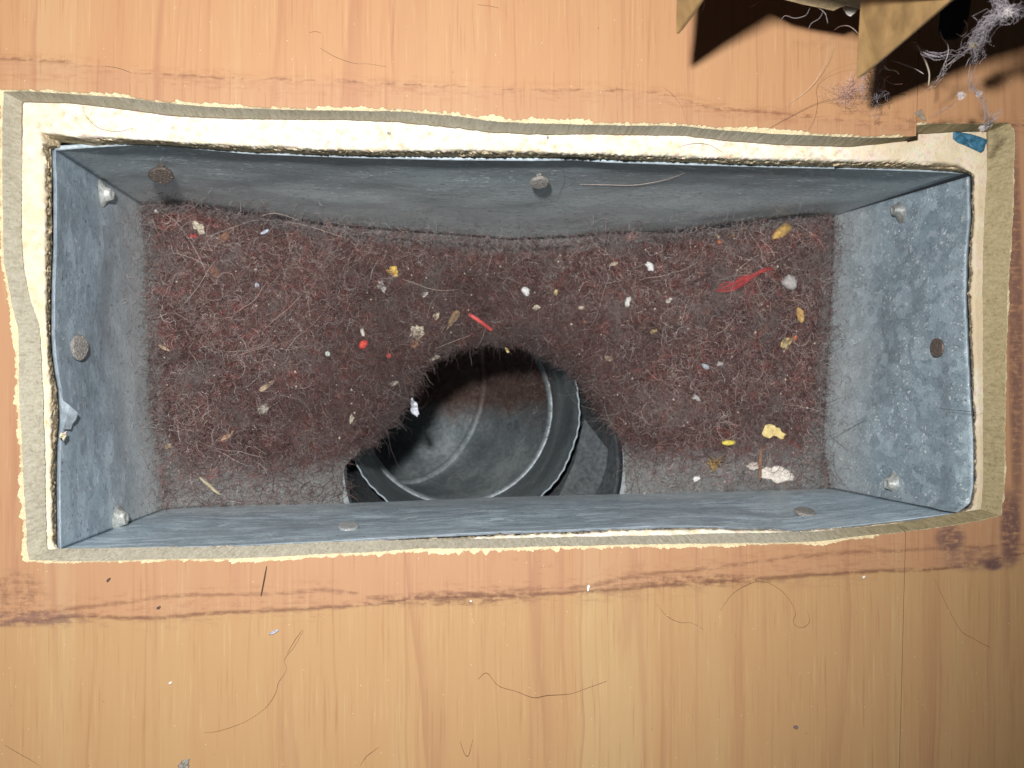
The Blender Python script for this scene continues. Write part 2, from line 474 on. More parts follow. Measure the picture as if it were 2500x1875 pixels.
def bmobj(name, bm, mats, parent=None, smooth=True, **kw):
    bmesh.ops.recalc_face_normals(bm, faces=bm.faces[:])
    me = bpy.data.meshes.new(name)
    bm.to_mesh(me)
    bm.free()
    for m in (mats if isinstance(mats, (list, tuple)) else [mats]):
        me.materials.append(m)
    if smooth:
        me.polygons.foreach_set('use_smooth', [True] * len(me.polygons))
    o = bpy.data.objects.new(name, me)
    return put(o, parent, **kw)


def grid_faces(nr, nc, wrap=False, base=0):
    f = []
    for r in range(nr - 1):
        for c in range(nc if wrap else nc - 1):
            c2 = (c + 1) % nc
            f.append((base + r * nc + c, base + r * nc + c2, base + (r + 1) * nc + c2, base + (r + 1) * nc + c))
    return f


def tube(pts, rad, sides=5, taper=0.35):
    """verts and faces of a tapering tube through pts"""
    pts = [Vector(p) for p in pts]
    n = len(pts)
    V, F = [], []
    up = Vector((0.12, 0.31, 0.94)).normalized()
    for i, p in enumerate(pts):
        d = (pts[min(i + 1, n - 1)] - pts[max(i - 1, 0)])
        if d.length < 1e-9:
            d = Vector((1, 0, 0))
        d.normalize()
        a = d.cross(up)
        if a.length < 1e-4:
            a = d.orthogonal()
        a.normalize()
        b = d.cross(a)
        q = i / (n - 1)
        r = rad * (1 - (1 - taper) * abs(2 * q - 1) ** 3)
        for k in range(sides):
            t = 2 * math.pi * k / sides
            V.append(p + a * (r * math.cos(t)) + b * (r * math.sin(t)))
    F = grid_faces(n, sides, True)
    F.append(tuple(range(sides))[::-1])
    F.append(tuple(range((n - 1) * sides, n * sides)))
    return V, F


def spline(P, n):
    """Catmull-Rom through P, n points"""
    P = [Vector(p) for p in P]
    if len(P) == 2:
        return [P[0].lerp(P[1], i / (n - 1)) for i in range(n)]
    out = []
    m = len(P) - 1
    for i in range(n):
        u = i / (n - 1) * m
        k = min(int(u), m - 1)
        t = u - k
        p0, p1, p2, p3 = P[max(k - 1, 0)], P[k], P[k + 1], P[min(k + 2, m)]
        out.append(0.5 * ((2 * p1) + (p2 - p0) * t + (2 * p0 - 5 * p1 + 4 * p2 - p3) * t * t + (3 * p1 - p0 - 3 * p2 + p3) * t ** 3))
    return out


def n3(x, y, z=0.0):
    return mnoise.noise(Vector((x, y, z)))


# ------------------------------------------------------------------ outlines of the opening (photo pixels, clockwise from top left)
L0 = [(8, 224), (57, 222), (190, 231), (304, 238), (380, 249), (494, 260), (608, 266), (840, 270), (982, 272), (1096, 283), (1210, 296), (1324, 303), (1476, 305),
      (1670, 308), (1774, 319), (1888, 327), (2002, 332), (2116, 336), (2199, 334), (2233, 333), (2238, 305), (2306, 302), (2381, 303), (2461, 301),
      (2474, 318), (2476, 365), (2473, 456), (2465, 630), (2461, 676), (2457, 790), (2454, 942), (2452, 1094), (2450, 1190), (2442, 1258),
      (2381, 1272), (2306, 1284), (2192, 1299), (2078, 1311), (2002, 1321), (1888, 1325), (1774, 1327), (1640, 1328), (1484, 1331), (1332, 1334), (1180, 1338), (1028, 1340),
      (914, 1348), (800, 1352), (646, 1360), (532, 1364), (380, 1366), (266, 1369), (152, 1370), (72, 1366),
      (66, 1330), (65, 1294), (57, 1180), (53, 1066), (47, 952), (46, 800), (36, 770), (23, 712), (9, 636), (6, 484), (5, 294)]
L1 = [(57, 250), (167, 252), (304, 267), (402, 282), (494, 288), (570, 291), (840, 294), (963, 298), (1096, 311), (1210, 324), (1286, 328), (1476, 329),
      (1670, 332), (1774, 344), (1888, 353), (1983, 357), (2078, 358), (2154, 351), (2240, 339), (2246, 327), (2325, 323), (2408, 322),
      (2409, 345), (2410, 418), (2404, 494), (2399, 630), (2399, 714), (2400, 942), (2399, 1056), (2400, 1150), (2394, 1243),
      (2306, 1258), (2192, 1277), (2078, 1289), (1983, 1298), (1888, 1300), (1774, 1302), (1640, 1306), (1408, 1310), (1256, 1314), (1104, 1315), (914, 1319), (800, 1323),
      (570, 1334), (342, 1337), (152, 1339), (116, 1342),
      (113, 1300), (112, 1256), (108, 1066), (101, 876), (95, 800), (87, 769), (72, 731), (57, 655), (51, 560), (53, 446), (56, 300)]
S0 = [(92, 322), (190, 330), (304, 338), (494, 349), (646, 356), (840, 365), (982, 367), (1172, 367), (1362, 371), (1552, 378), (1670, 380), (1774, 386), (2002, 390), (2192, 393), (2306, 397), (2345, 402),
      (2378, 430), (2380, 530), (2374, 630), (2372, 740), (2375, 866), (2380, 980), (2384, 1100), (2382, 1200), (2372, 1242),
      (2306, 1266), (2192, 1276), (2063, 1289), (1945, 1298), (1774, 1293), (1640, 1293), (1408, 1303), (1180, 1312), (914, 1326), (800, 1330), (570, 1336), (342, 1340), (140, 1343),
      (126, 1320), (122, 1180), (124, 1100), (122, 950), (116, 850), (110, 700), (108, 500), (104, 390)]
RIM_T = [(133, 366), (200, 362), (323, 355), (420, 359), (494, 366), (608, 376), (840, 385), (1100, 391), (1300, 393), (1400, 391), (1480, 397), (1670, 403), (1888, 409), (2116, 414), (2300, 421), (2356, 424)]
RIM_R = [(2364, 431), (2366, 532), (2358, 630), (2356, 740), (2362, 866), (2368, 980), (2374, 1056), (2375, 1130), (2374, 1190), (2366, 1228), (2336, 1251)]
RIM_B = [(146, 1341), (400, 1337), (570, 1333), (800, 1322), (1028, 1308), (1180, 1301), (1408, 1293), (1640, 1284), (1774, 1287), (1880, 1287), (1945, 1295), (2002, 1294), (2063, 1286), (2192, 1272), (2332, 1253)]
RIM_L = [(133, 366), (136, 450), (136, 600), (132, 700), (131, 810), (133, 857), (140, 910), (148, 952), (152, 1028), (146, 1088), (144, 1180), (146, 1341)]
BASE_T = [(350, 503), (437, 507), (646, 537), (830, 562), (1096, 582), (1248, 595), (1400, 588), (1476, 580), (1670, 575), (1888, 547), (2032, 528)]
BASE_R = [(2032, 528), (2030, 630), (2022, 800), (2014, 942), (2006, 1080), (2026, 1192)]
BASE_B = [(400, 1243), (480, 1237), (551, 1235), (840, 1229), (1180, 1215), (1640, 1203), (1812, 1199), (1926, 1196), (2026, 1192)]
BASE_L = [(350, 503), (362, 600), (361, 750), (365, 800), (372, 1000), (392, 1120), (400, 1243)]
CEN = (1250.0, 850.0)


def polar_fn(poly, cen, closed=True):
    P = list(poly) + ([poly[0]] if closed else [])
    th, rr = [], []
    for (a, b) in zip(P[:-1], P[1:]):
        L = math.hypot(b[0] - a[0], b[1] - a[1])
        k = max(2, int(L / 4))
        for i in range(k):
            x = a[0] + (b[0] - a[0]) * i / k - cen[0]
            y = a[1] + (b[1] - a[1]) * i / k - cen[1]
            th.append(math.atan2(-y, x))
            rr.append(math.hypot(x, y))
    if not closed:
        th.append(math.atan2(-(P[-1][1] - cen[1]), P[-1][0] - cen[0]))
        rr.append(math.hypot(P[-1][0] - cen[0], P[-1][1] - cen[1]))
    th, rr = np.array(th), np.array(rr)
    o = np.argsort(th)
    th, rr = th[o], rr[o]
    T = np.concatenate([th - 2 * math.pi, th, th + 2 * math.pi])
    R = np.concatenate([rr, rr, rr])
    return lambda t: np.interp(t, T, R)


def resample(poly, step, closed=True):
    P = list(poly) + ([poly[0]] if closed else [])
    P = np.array(P, float)
    seg = np.hypot(*(P[1:] - P[:-1]).T)
    s = np.concatenate([[0], np.cumsum(seg)])
    n = int(s[-1] / step)
    u = np.linspace(0, s[-1], n, endpoint=not closed)
    return np.stack([np.interp(u, s, P[:, 0]), np.interp(u, s, P[:, 1])], 1)


def fbm1(n, scales, amps, seed):
    """closed 1-D noise of n samples"""
    out = np.zeros(n)
    t = np.arange(n) / n * 2 * math.pi
    for sc, a in zip(scales, amps):
        r = n / (2 * math.pi) / sc
        out += a * np.array([n3(r * math.cos(x) + seed, r * math.sin(x) - seed, seed * 0.37) for x in t])
    return out


# ------------------------------------------------------------------ floor: two laminate boards with the jigsawn opening
floor = empty("laminate_floor", kind='structure')


def variant(P, right):
    """the cut outline of one board, carried on past the joint"""
    if P is L0:
        a, b = P.index((2116, 336)), P.index((2461, 301))
        mid_ = [(2116, 316), (2199, 309), (2238, 305), (2306, 302), (2381, 303)] if right else [(2116, 336), (2199, 335), (2234, 333), (2300, 326), (2381, 316)]
    else:
        a, b = P.index((2154, 351)), P.index((2408, 322))
        mid_ = [(2154, 333), (2246, 327), (2325, 323)] if right else [(2154, 351), (2240, 340), (2325, 330)]
    return P[:a] + mid_ + P[b:]


def ringpts(R, z, cen=CEN, TH=None):
    TH = globals()['TH'] if TH is None else TH
    z = np.broadcast_to(z, (len(TH),))
    return [at(cen[0] + r * math.cos(t), cen[1] - r * math.sin(t), float(zz)) for r, t, zz in zip(R, TH, z)]


N0 = 1900
sm = resample(variant(L0, False), 3.4)
TH = np.sort(np.arctan2(-(sm[:, 1] - CEN[1]), sm[:, 0] - CEN[0]))[::-1]
TH = np.interp(np.linspace(0, len(TH) - 1, N0), np.arange(len(TH)), TH)
R1 = polar_fn(L1, CEN)(TH)


def board_rings(right):
    R0 = polar_fn(variant(L0, right), CEN)(TH) + fbm1(N0, (40, 9, 2.0, 0.9), (2.0, 1.2, 1.3, 0.9), 3.1)
    R1_ = polar_fn(variant(L1, right), CEN)(TH) + fbm1(N0, (30, 6, 1.6), (2.0, 1.4, 1.3), 8.7)
    # how far the decor has chipped back from the cut
    ch = np.abs(fbm1(N0, (9, 3.2, 1.4), (12, 8, 4.5), 5.5)) + 5.0 + np.maximum(0, fbm1(N0, (22,), (18,), 1.3))
    ang = np.degrees(TH) % 360
    ch = ch * np.where((ang > 333) | (ang < 28.5), 0.35, 1.0)          # little chipping at the right end
    RJ = R0 + np.clip(ch, 1.0, 24)
    return ringpts(RJ, 0.0), ringpts(RJ + 0.4, -0.0003), ringpts(R0, -0.0010), ringpts(R1_, -0.0065 - 0.0020 * np.clip((np.sin(TH) - 0.25) / 0.15, 0, 1)), ringpts(R1_ + 90, -0.0066)


def outer(k, top_in):
    c = at(CEN[0], CEN[1], 0)
    out = []
    for p in top_in:
        d = (p - c)
        d.z = 0
        d.normalize()
        s = min(0.75 / max(abs(d.x), 1e-6), 0.6 / max(abs(d.y), 1e-6))
        q = c + d * s
        out.append(p.lerp(Vector((q.x, q.y, 0)), k))
    return out


seam_a, seam_b = at(2238, 300, 0), at(2203, 1600, 0)
seam_dir = (seam_b - seam_a).normalized()
seam_n = Vector((-seam_dir.y, seam_dir.x, 0))
if seam_n.x < 0:
    seam_n = -seam_n                                  # points to the right-hand board


def annulus(rings, mats_per_band):
    bm = bmesh.new()
    rows = [[bm.verts.new(p) for p in r] for r in rings]
    n = len(rows[0])
    for b in range(len(rows) - 1):
        for i in range(n):
            j = (i + 1) % n
            f = bm.faces.new((rows[b][i], rows[b][j], rows[b + 1][j], rows[b + 1][i]))
            f.material_index = mats_per_band[b]
            f.smooth = True
    return bm


def cut_side(bm, right):
    gap = 0.00006
    co = seam_a + seam_n * (gap if right else -gap)
    bmesh.ops.bisect_plane(bm, geom=bm.verts[:] + bm.edges[:] + bm.faces[:], plane_co=co, plane_no=seam_n, clear_inner=right, clear_outer=not right)
    return bm


for right in (False, True):
    top_in, chip_out, cut_top, cut_bot, under = board_rings(right)
    bm = annulus([outer(1.0, top_in), outer(0.25, top_in), outer(0.06, top_in), top_in], [0, 0, 0])
    bm = cut_side(bm, right)
    # the board's edge along the joint
    c_e = [e for e in bm.edges if e.is_boundary and all(abs((v.co - seam_a).dot(seam_n)) < 0.0004 for v in e.verts)]
    ret = bmesh.ops.extrude_edge_only(bm, edges=c_e)
    for v in [g for g in ret['geom'] if isinstance(g, bmesh.types.BMVert)]:
        v.co.z = -0.0062
    for f in [g for g in ret['geom'] if isinstance(g, bmesh.types.BMFace)]:
        f.material_index = 2
    bm2 = cut_side(annulus([cut_top, cut_bot, under], [1, 1]), right)
    tmp = bpy.data.meshes.new("tmp")
    bm2.to_mesh(tmp)
    bm2.free()
    bm.from_mesh(tmp)
    for f in bm.faces:
        if f.normal.z < -0.5 and f.calc_center_median().z > -0.0005:
            f.normal_flip()
    for f in bm.faces:
        f.smooth = False
    pl = bmobj("plank", bm, [M['wood2' if right else 'wood'], M['core'], M['seam']], floor, smooth=False)
    bm3 = cut_side(annulus([chip_out, cut_top], [0]), right)
    bmobj("chipped_edge", bm3, M['chip'], pl)

# ------------------------------------------------------------------ subfloor of particle board
RS = polar_fn(S0, CEN)(TH) + fbm1(N0, (26, 7, 2.5), (3.5, 3.0, 2.0), 12.3)
RIM_LOOP = None
rings = [ringpts(RS + 1400, -0.0088), ringpts(R1 + 70, -0.0088), ringpts(RS + 12, -0.0088), ringpts(RS + 2.5, -0.0089)]
rim_r = polar_fn(RIM_T + RIM_R + RIM_B[::-1] + RIM_L[::-1], CEN)(TH)
gapw = np.clip(RS - (rim_r + 9), 2, 60)
for k in range(1, 11):
    u = k / 10
    rr = RS - gapw * u ** 0.8 + fbm1(N0, (12, 4, 1.6), (3.2, 5.2, 4.6), 20 + k * 3.7) * (0.3 + 0.7 * math.sin(math.pi * u))
    zz = -0.0090 - 0.0125 * u ** 1.1 + 0.0009 * fbm1(N0, (10, 3, 1.5), (1, 1, 0.8), 60 + k * 2.9)
    rings.append(ringpts(rr, zz))
rings.append(ringpts(rim_r + 9, -0.0325))
rings.append(ringpts(RS + 30, -0.0330))
bm = annulus(rings, [0] * (len(rings) - 1))
bmobj("subfloor", bm, M['board'], kind='structure')

# ------------------------------------------------------------------ sheet-metal duct boot
boot = empty("duct_boot", (0, 0, 0), label="grey galvanised sheet metal duct boot set in the sawn floor opening", cat="duct boot")
ZR, ZB = -0.0215, -0.127


def zbase(px):
    return ZB - 0.010 * math.exp(-((px - 1230) / 420.0) ** 2)


PANELS = []


def panel(rim, base, mat, outward, thick, roll=0.0, seed=0.0, zr=ZR, dents=(), hem=0.0, edge=None):
    NC, NR = 140, 34
    def rs(poly):
        P = resample(poly, 1.0, closed=False)
        idx = np.linspace(0, len(P) - 1, NC)
        return np.stack([np.interp(idx, np.arange(len(P)), P[:, k]) for k in (0, 1)], 1)
    A, B = rs(rim), rs(base)
    ow = Vector(outward)
    inner, outr = [], []
    for r in range(NR):
        t = (r / (NR - 1)) ** 1.2
        for c in range(NC):
            a = at(A[c, 0], A[c, 1], zr)
            b = at(B[c, 0], B[c, 1], zbase(B[c, 0]))
            u = c / (NC - 1)
            p = a.lerp(b, t)
            win = max(0.0, min(1, u / 0.05) * min(1, (1 - u) / 0.05))
            amp = math.sin(math.pi * min(1, t * 1.0)) * win if 0 < t < 1 else 0
            p += ow * (amp * (0.0022 * n3(u * 4 + seed, t * 2.5, seed) + 0.0006 * n3(u * 16 + seed, t * 7, seed)))
            if roll and t < 0.16:
                side = min(1, max(0, (u - 0.42) / 0.1))
                p += ow * (-roll * side * math.sin(math.pi * (t / 0.16)) ** 1.0) * 0.5
                p.z += 0
            if hem and t > 0.012:
                p += ow * hem * min(1, (t - 0.012) / 0.012) * win
            for (du, dt, ru, rt, amt) in dents:
                q = ((u - du) / ru) ** 2 + ((t - dt) / rt) ** 2
                p += ow * (amt * math.exp(-q * 1.6) * min(1, t / 0.05))
            inner.append(p)
            outr.append(p + ow * thick)
    n = NR * NC
    PANELS.append((inner, grid_faces(NR, NC)))
    F = [f[::-1] for f in grid_faces(NR, NC)] + grid_faces(NR, NC, base=n)
    mi = [0] * len(F)
    for c in range(NC - 1):
        F.append((c, c + 1, n + c + 1, n + c))
        mi.append(1)
    for r in range(NR - 1):
        F.append((r * NC, n + r * NC, n + (r + 1) * NC, (r + 1) * NC))
        F.append((r * NC + NC - 1, (r + 1) * NC + NC - 1, n + (r + 1) * NC + NC - 1, n + r * NC + NC - 1))
        mi += [1, 1]
    return meshobj("side_panel", inner + outr, F, [mat, edge or mat], boot, midx=mi)


panel(RIM_T, BASE_T, M['zinc_back'], (0, 1, 0), 0.0012, seed=1.7, hem=0.0022, edge=M['zinc_edge'], dents=[(0.12, 0.06, 0.05, 0.10, 0.0010), (0.58, 0.06, 0.05, 0.08, 0.0007)])
panel(RIM_R, BASE_R, M['zinc_right'], (1, 0, 0), 0.0007, edge=M['zinc_rim'], roll=0.0022, seed=4.1)
panel(RIM_B, BASE_B, M['zinc_near'], (0, -1, 0), 0.0007, edge=M['zinc_rim'], seed=7.9, dents=[(0.80, 0.06, 0.05, 0.2, 0.0012)])
panel(RIM_L, BASE_L, M['zinc_left'], (-1, 0, 0), 0.0007, edge=M['zinc_rim'], seed=9.3)

# bottom pan with its round hole, reached by rays from the hole's centre
HPX = (1180.0, 1130.0)
HOLE_R = 341.0
base_loop = BASE_T + BASE_R[1:] + BASE_B[::-1][1:] + BASE_L[::-1][1:-1]
base_r = polar_fn(base_loop, HPX)
THF = np.linspace(math.radians(-26), math.radians(206), 260)
V, F = [], []
NRF = 30
Ro = base_r(THF) + 6
for k in range(NRF):
    for i, t in enumerate(THF):
        r = HOLE_R + (max(Ro[i], HOLE_R + 0.5) - HOLE_R) * k / (NRF - 1)
        px, py = HPX[0] + r * math.cos(t), HPX[1] - r * math.sin(t)
        V.append(at(px, py, zbase(px) - 0.0005))
meshobj("bottom_panel", V, [f[::-1] for f in grid_faces(NRF, len(THF))], M['zinc_floor'], boot)


def disc_stud(prof, axis, up, seg=20, squash=1.0, wob=0.0):
    """lathe a profile [(r, h)] about axis"""
    ax = Vector(axis).normalized()
    a = ax.cross(Vector(up)).normalized()
    b = ax.cross(a)
    V = []
    for (r, h) in prof:
        for k in range(seg):
            t = 2 * math.pi * k / seg
            rr = r * (1 + wob * math.sin(3 * t + 1.1))
            V.append(a * (rr * math.cos(t)) + b * (rr * squash * math.sin(t)) + ax * h)
    F = [f for f in grid_faces(len(prof), seg, True)]
    F.append(tuple(range((len(prof) - 1) * seg, len(prof) * seg)))
    return V, F


from mathutils.bvhtree import BVHTree
_v, _f = [], []
for v_, f_ in PANELS:
    k_ = len(_v)
    _v += v_
    _f += [tuple(i + k_ for i in q) for q in f_]
BOOT_BVH = BVHTree.FromPolygons(_v, _f)


def on_panel(px, py, back=0.0):
    d = ray(px, py).normalized()
    hit = BOOT_BVH.ray_cast(Vector((0, 0, HC)), d)
    if hit[0] is None:
        return at(px, py, -0.118)
    return hit[0] - d * back


def nail(p, axis, r, stand, mat, tilt=(0, 0, 0), waffle=False):
    ax = (Vector(axis) + Vector(tilt)).normalized()
    prof = [(r * 0.30, -0.003), (r * 0.30, stand), (r * 0.92, stand), (r, stand + 0.0004), (r, stand + 0.0009), (r * 0.9, stand + 0.0012), (r * 0.2, stand + 0.0013)]
    Vv, Ff = disc_stud(prof, ax, (0.3, 0.2, 1), 24, 1.0, 0.03)
    # waffled top: little raised squares
    a = ax.cross(Vector((0.3, 0.2, 1))).normalized()
    b = ax.cross(a)
    g = r * 0.27
    for i in range(-3, 4) if waffle else ():
        for j in range(-3, 4):
            if math.hypot(i * g, j * g) > r * 0.82:
                continue
            c0 = a * (i * g) + b * (j * g) + ax * (stand + 0.00115)
            q = g * 0.34
            k = len(Vv)
            for h, w_ in ((0, 1.0), (0.00016, 0.8)):
                for sx, sy in ((-1, -1), (1, -1), (1, 1), (-1, 1)):
                    Vv.append(c0 + a * (sx * q * w_) + b * (sy * q * w_) + ax * h)
            Ff += [(k + 4, k + 5, k + 6, k + 7)] + [(k + s, k + (s + 1) % 4, k + 4 + (s + 1) % 4, k + 4 + s) for s in range(4)]
    return meshobj("nail", [p + v for v in Vv], Ff, mat, boot, smooth=False)


yb = at(1200, 390, ZR).y
yn_ = at(1200, 1300, ZR).y
xl = at(136, 800, ZR).x
xr = at(2362, 800, ZR).x
nail(on_panel(394, 404), (0, -1, 0), 0.0040, 0.0034, M['nail_dark'], (0.1, 0, 0.5), True)
nail(on_panel(1316, 426), (0, -1, 0), 0.0031, 0.0024, M['nail'], (0, 0, 0.4))
nail(on_panel(850, 1292), (0, 1, 0), 0.0034, 0.0003, M['nail_bright'], (0, 0, 0.3))
nail(on_panel(1964, 1256), (0, 1, 0), 0.0036, 0.0003, M['nail'], (0.05, 0, 0.3))
nail(on_panel(184, 848), (1, 0, 0), 0.0040, 0.0008, M['nail'], (0, 0, 0.35), True)
nail(on_panel(2294, 849), (-1, 0, 0), 0.0031, 0.0004, M['nail_dark'], (0, 0, 0.3))


def screw_tip(p, axis, s, mat):
    # a dimple ridge with the blunt end of a fastener in it
    prof = [(0.0062 * s, -0.0006), (0.0044 * s, 0.0006), (0.0030 * s, 0.0015), (0.0024 * s, 0.0030), (0.0021 * s, 0.0036), (0.0015 * s, 0.0032), (0.0005 * s, 0.0030)]
    Vv, Ff = disc_stud(prof, axis, (0.2, 0.3, 1), 20, 1.0, 0.06)
    return meshobj("screw_tip", [p + v for v in Vv], Ff, mat, boot)


M['dimple'] = plain("scraped zinc", (0.40, 0.42, 0.40), 0.5, 0.35, 900, 0.3, 0.4)
M['dimple_dull'] = plain("dull zinc", (0.26, 0.27, 0.26), 0.5, 0.35, 900, 0.3, 0.4)
xl2, xr2 = xl + 0.004, xr - 0.005
screw_tip(on_panel(250, 474), (1, 0, 0.15), 0.85, M['dimple'])
screw_tip(on_panel(285, 1264), (1, 0, 0.15), 0.95, M['dimple'])
screw_tip(on_panel(2200, 514), (-1, 0, 0.15), 0.72, M['dimple_dull'])
screw_tip(on_panel(2184, 1180), (-1, 0, 0.15), 0.80, M['dimple'])

# torn tongue of sheet metal at the left rim
tn = [(146, 950), (150, 975), (170, 990), (190, 1008), (184, 1025), (176, 1035), (172, 1048), (155, 1048)]
tz = [-0.020, -0.021, -0.023, -0.026, -0.026, -0.0255, -0.025, -0.021]
Vt = [at(x, y, z) for (x, y), z in zip(tn, tz)]
ct = sum(Vt, Vector()) / len(Vt) + Vector((0, 0, 0.0012))
Vt2 = [v + Vector((0, 0, -0.0007)) for v in Vt] + [ct]
n8 = len(Vt)
Ft = [((i + 1) % n8, i, 2 * n8) for i in range(n8)] + [tuple(range(n8, 2 * n8))] + [(i, (i + 1) % n8, n8 + (i + 1) % n8, n8 + i) for i in range(n8)]
meshobj("torn_tongue", Vt + Vt2[:n8] + [ct], Ft, M['zinc_edge'], boot, smooth=False)

# ------------------------------------------------------------------ round pipe elbow under the boot
elbow = empty("duct_elbow", (0, 0, 0), label="round galvanised pipe elbow with raised beads below the boot's hole", cat="duct pipe")
S22 = 2500 / 2212.0


def at2(x, y, z):
    return at(x * S22, y * S22, z)


def frame(nv):
    nv = nv.normalized()
    a = Vector((1, 0, 0)) - nv * nv.x
    a.normalize()
    return a, nv.cross(a)


def ring(c, nv, r, seg=112, f=None):
    a, b = frame(nv)
    out = []
    for k in range(seg):
        t = 2 * math.pi * k / seg
        q = r if f is None else f(r, t)
        out.append(c + a * (q * math.cos(t)) + b * (q * math.sin(t)))
    return out


def loft(name, rings, mat, parent, flip=False):
    seg = len(rings[0])
    V = [p for r in rings for p in r]
    F = grid_faces(len(rings), seg, True)
    return meshobj(name, V, [f[::-1] for f in F] if flip else F, mat, parent)


PR = 0.0509
cH = at2(1044, 1000, -0.1335)
c1 = at2(999, 885, -0.162)
c2 = at2(985, 880, -0.267)
ax0 = (c2 - c1).normalized()
nH = Vector((0, 0, -1))
nC = (nH + ax0).normalized()
# collar from the hole to the pipe, with a short down-turned lip
cE = c1 + ax0 * 0.024
rc = []
for k in range(9):
    u = k / 8
    rc.append(ring(cH.lerp(cE, u), nH.lerp(ax0, min(1, u * 1.5)), 0.0562 - 0.0030 * u))
loft("collar", rc, M['collar'], elbow)
rl = [ring(cH + Vector((0, 0, -0.0015)), nH, 0.0558), ring(cH + Vector((0, 0, -0.0022)), nH, 0.0552), ring(cH + Vector((0, 0, -0.005)), nH, 0.0551)]
loft("collar_lip", rl, M['collar'], elbow)
# a tab of the collar bent inward on the right, its corner showing
tabp = [(1288, 1100, -0.150), (1327, 1000, -0.146), (1324, 985, -0.146), (1262, 905, -0.152), (1240, 1000, -0.156), (1190, 1110, -0.158)]
Vt = [at2(x, y, z) for x, y, z in tabp]
Vb = [v + Vector((0, 0, -0.0008)) for v in Vt]
meshobj("bent_tab", Vt + Vb, [tuple(range(6))[::-1], tuple(range(6, 12))] + [(i, (i + 1) % 6, 6 + (i + 1) % 6, 6 + i) for i in range(6)], M['collar'], elbow, smooth=False)
# pipe end with its crimped edge
crimp = lambda r, t: r * (1 + 0.0035 * math.sin(t * 62)) + 0.0002 * math.sin(t * 13)
rs_ = []
for k in range(14):
    u = k / 13
    f = (lambda r, t, uu=u: r * (1 + 0.004 * math.sin(t * 62) * max(0, 1 - uu * 2.2)))
    rs_.append(ring(c1.lerp(c2, u), ax0, PR, 276, f))
loft("pipe_end", rs_, M['pipe'], elbow)
loft("crimped_edge", [ring(c1 - ax0 * 0.0002, ax0, PR * 1.004, 276, crimp), ring(c1 - ax0 * 0.0005, ax0, PR * 0.996, 276, crimp), ring(c1 + ax0 * 0.0004, ax0, PR * 0.992, 276, crimp)], M['zinc_edge'], elbow)


def bead(c, nv, r, parent, mat=None):
    nv = nv.normalized()
    rr = []
    for k in range(9):
        t = math.pi * k / 8
        rr.append(ring(c + nv * (-0.0026 * math.cos(t)), nv, r - 0.0021 * math.sin(t)))
    return loft("bead", rr, mat or M['bead'], parent)


bdir = Vector((-0.95, 0.30, 0))
bdir = (bdir - ax0 * bdir.dot(ax0)).normalized()
RC = 0.062


def cen_at(phi):
    return c2 + (ax0 * math.sin(phi) + bdir * (1 - math.cos(phi))) * RC


def nrm_at(phi):
    return ax0 * math.cos(phi) + bdir * math.sin(phi)


bead(c2, ax0, PR, elbow)
angs = [0, 46, 92]
for a0, a1 in zip(angs[:-1], angs[1:]):
    rr = []
    GORES = globals().setdefault('GORES', [])
    for k in range(7):
        u = k / 6
        p = cen_at(math.radians(a0)).lerp(cen_at(math.radians(a1)), u)
        rr.append(ring(p, nrm_at(math.radians(a0)).lerp(nrm_at(math.radians(a1)), u), PR))
    g = loft("gore", rr, M['pipe'], elbow)
    if a1 < 90:
        bead(cen_at(math.radians(a1)), nrm_at(math.radians(a1)), PR, elbow, M['pipe'])
pe, ne = cen_at(math.radians(92)), nrm_at(math.radians(92))
loft("gore", [ring(pe + ne * (0.03 * k), ne, PR) for k in range(9)], M['pipe'], elbow)

# ------------------------------------------------------------------ lint lying on the bottom of the boot
INNER = [(1498, 1250), (1515, 1210), (1524, 1160), (1522, 1110), (1514, 1074), (1480, 1034), (1446, 984), (1406, 926), (1364, 886), (1305, 852), (1243, 838), (1198, 836), (1130, 846), (1075, 868), (1036, 900), (1000, 958),
         (966, 1012), (915, 1066), (868, 1112), (840, 1140), (838, 1180), (846, 1215), (860, 1252)]


def inner_fn():
    # INNER is a curve seen from the hole's centre; the far ends run almost radially
    th = np.array([math.atan2(-(y - HPX[1]), x - HPX[0]) for x, y in INNER])
    rr = np.array([math.hypot(x - HPX[0], y - HPX[1]) for x, y in INNER])
    th = np.where(th < -1.5, th + 2 * math.pi, th)
    o = np.argsort(th)
    return lambda t: np.interp(t, th[o], rr[o])


in_r = inner_fn()
TL0, TL1 = math.radians(-12.0), math.radians(197.0)
NT_, NR_ = 560, 130


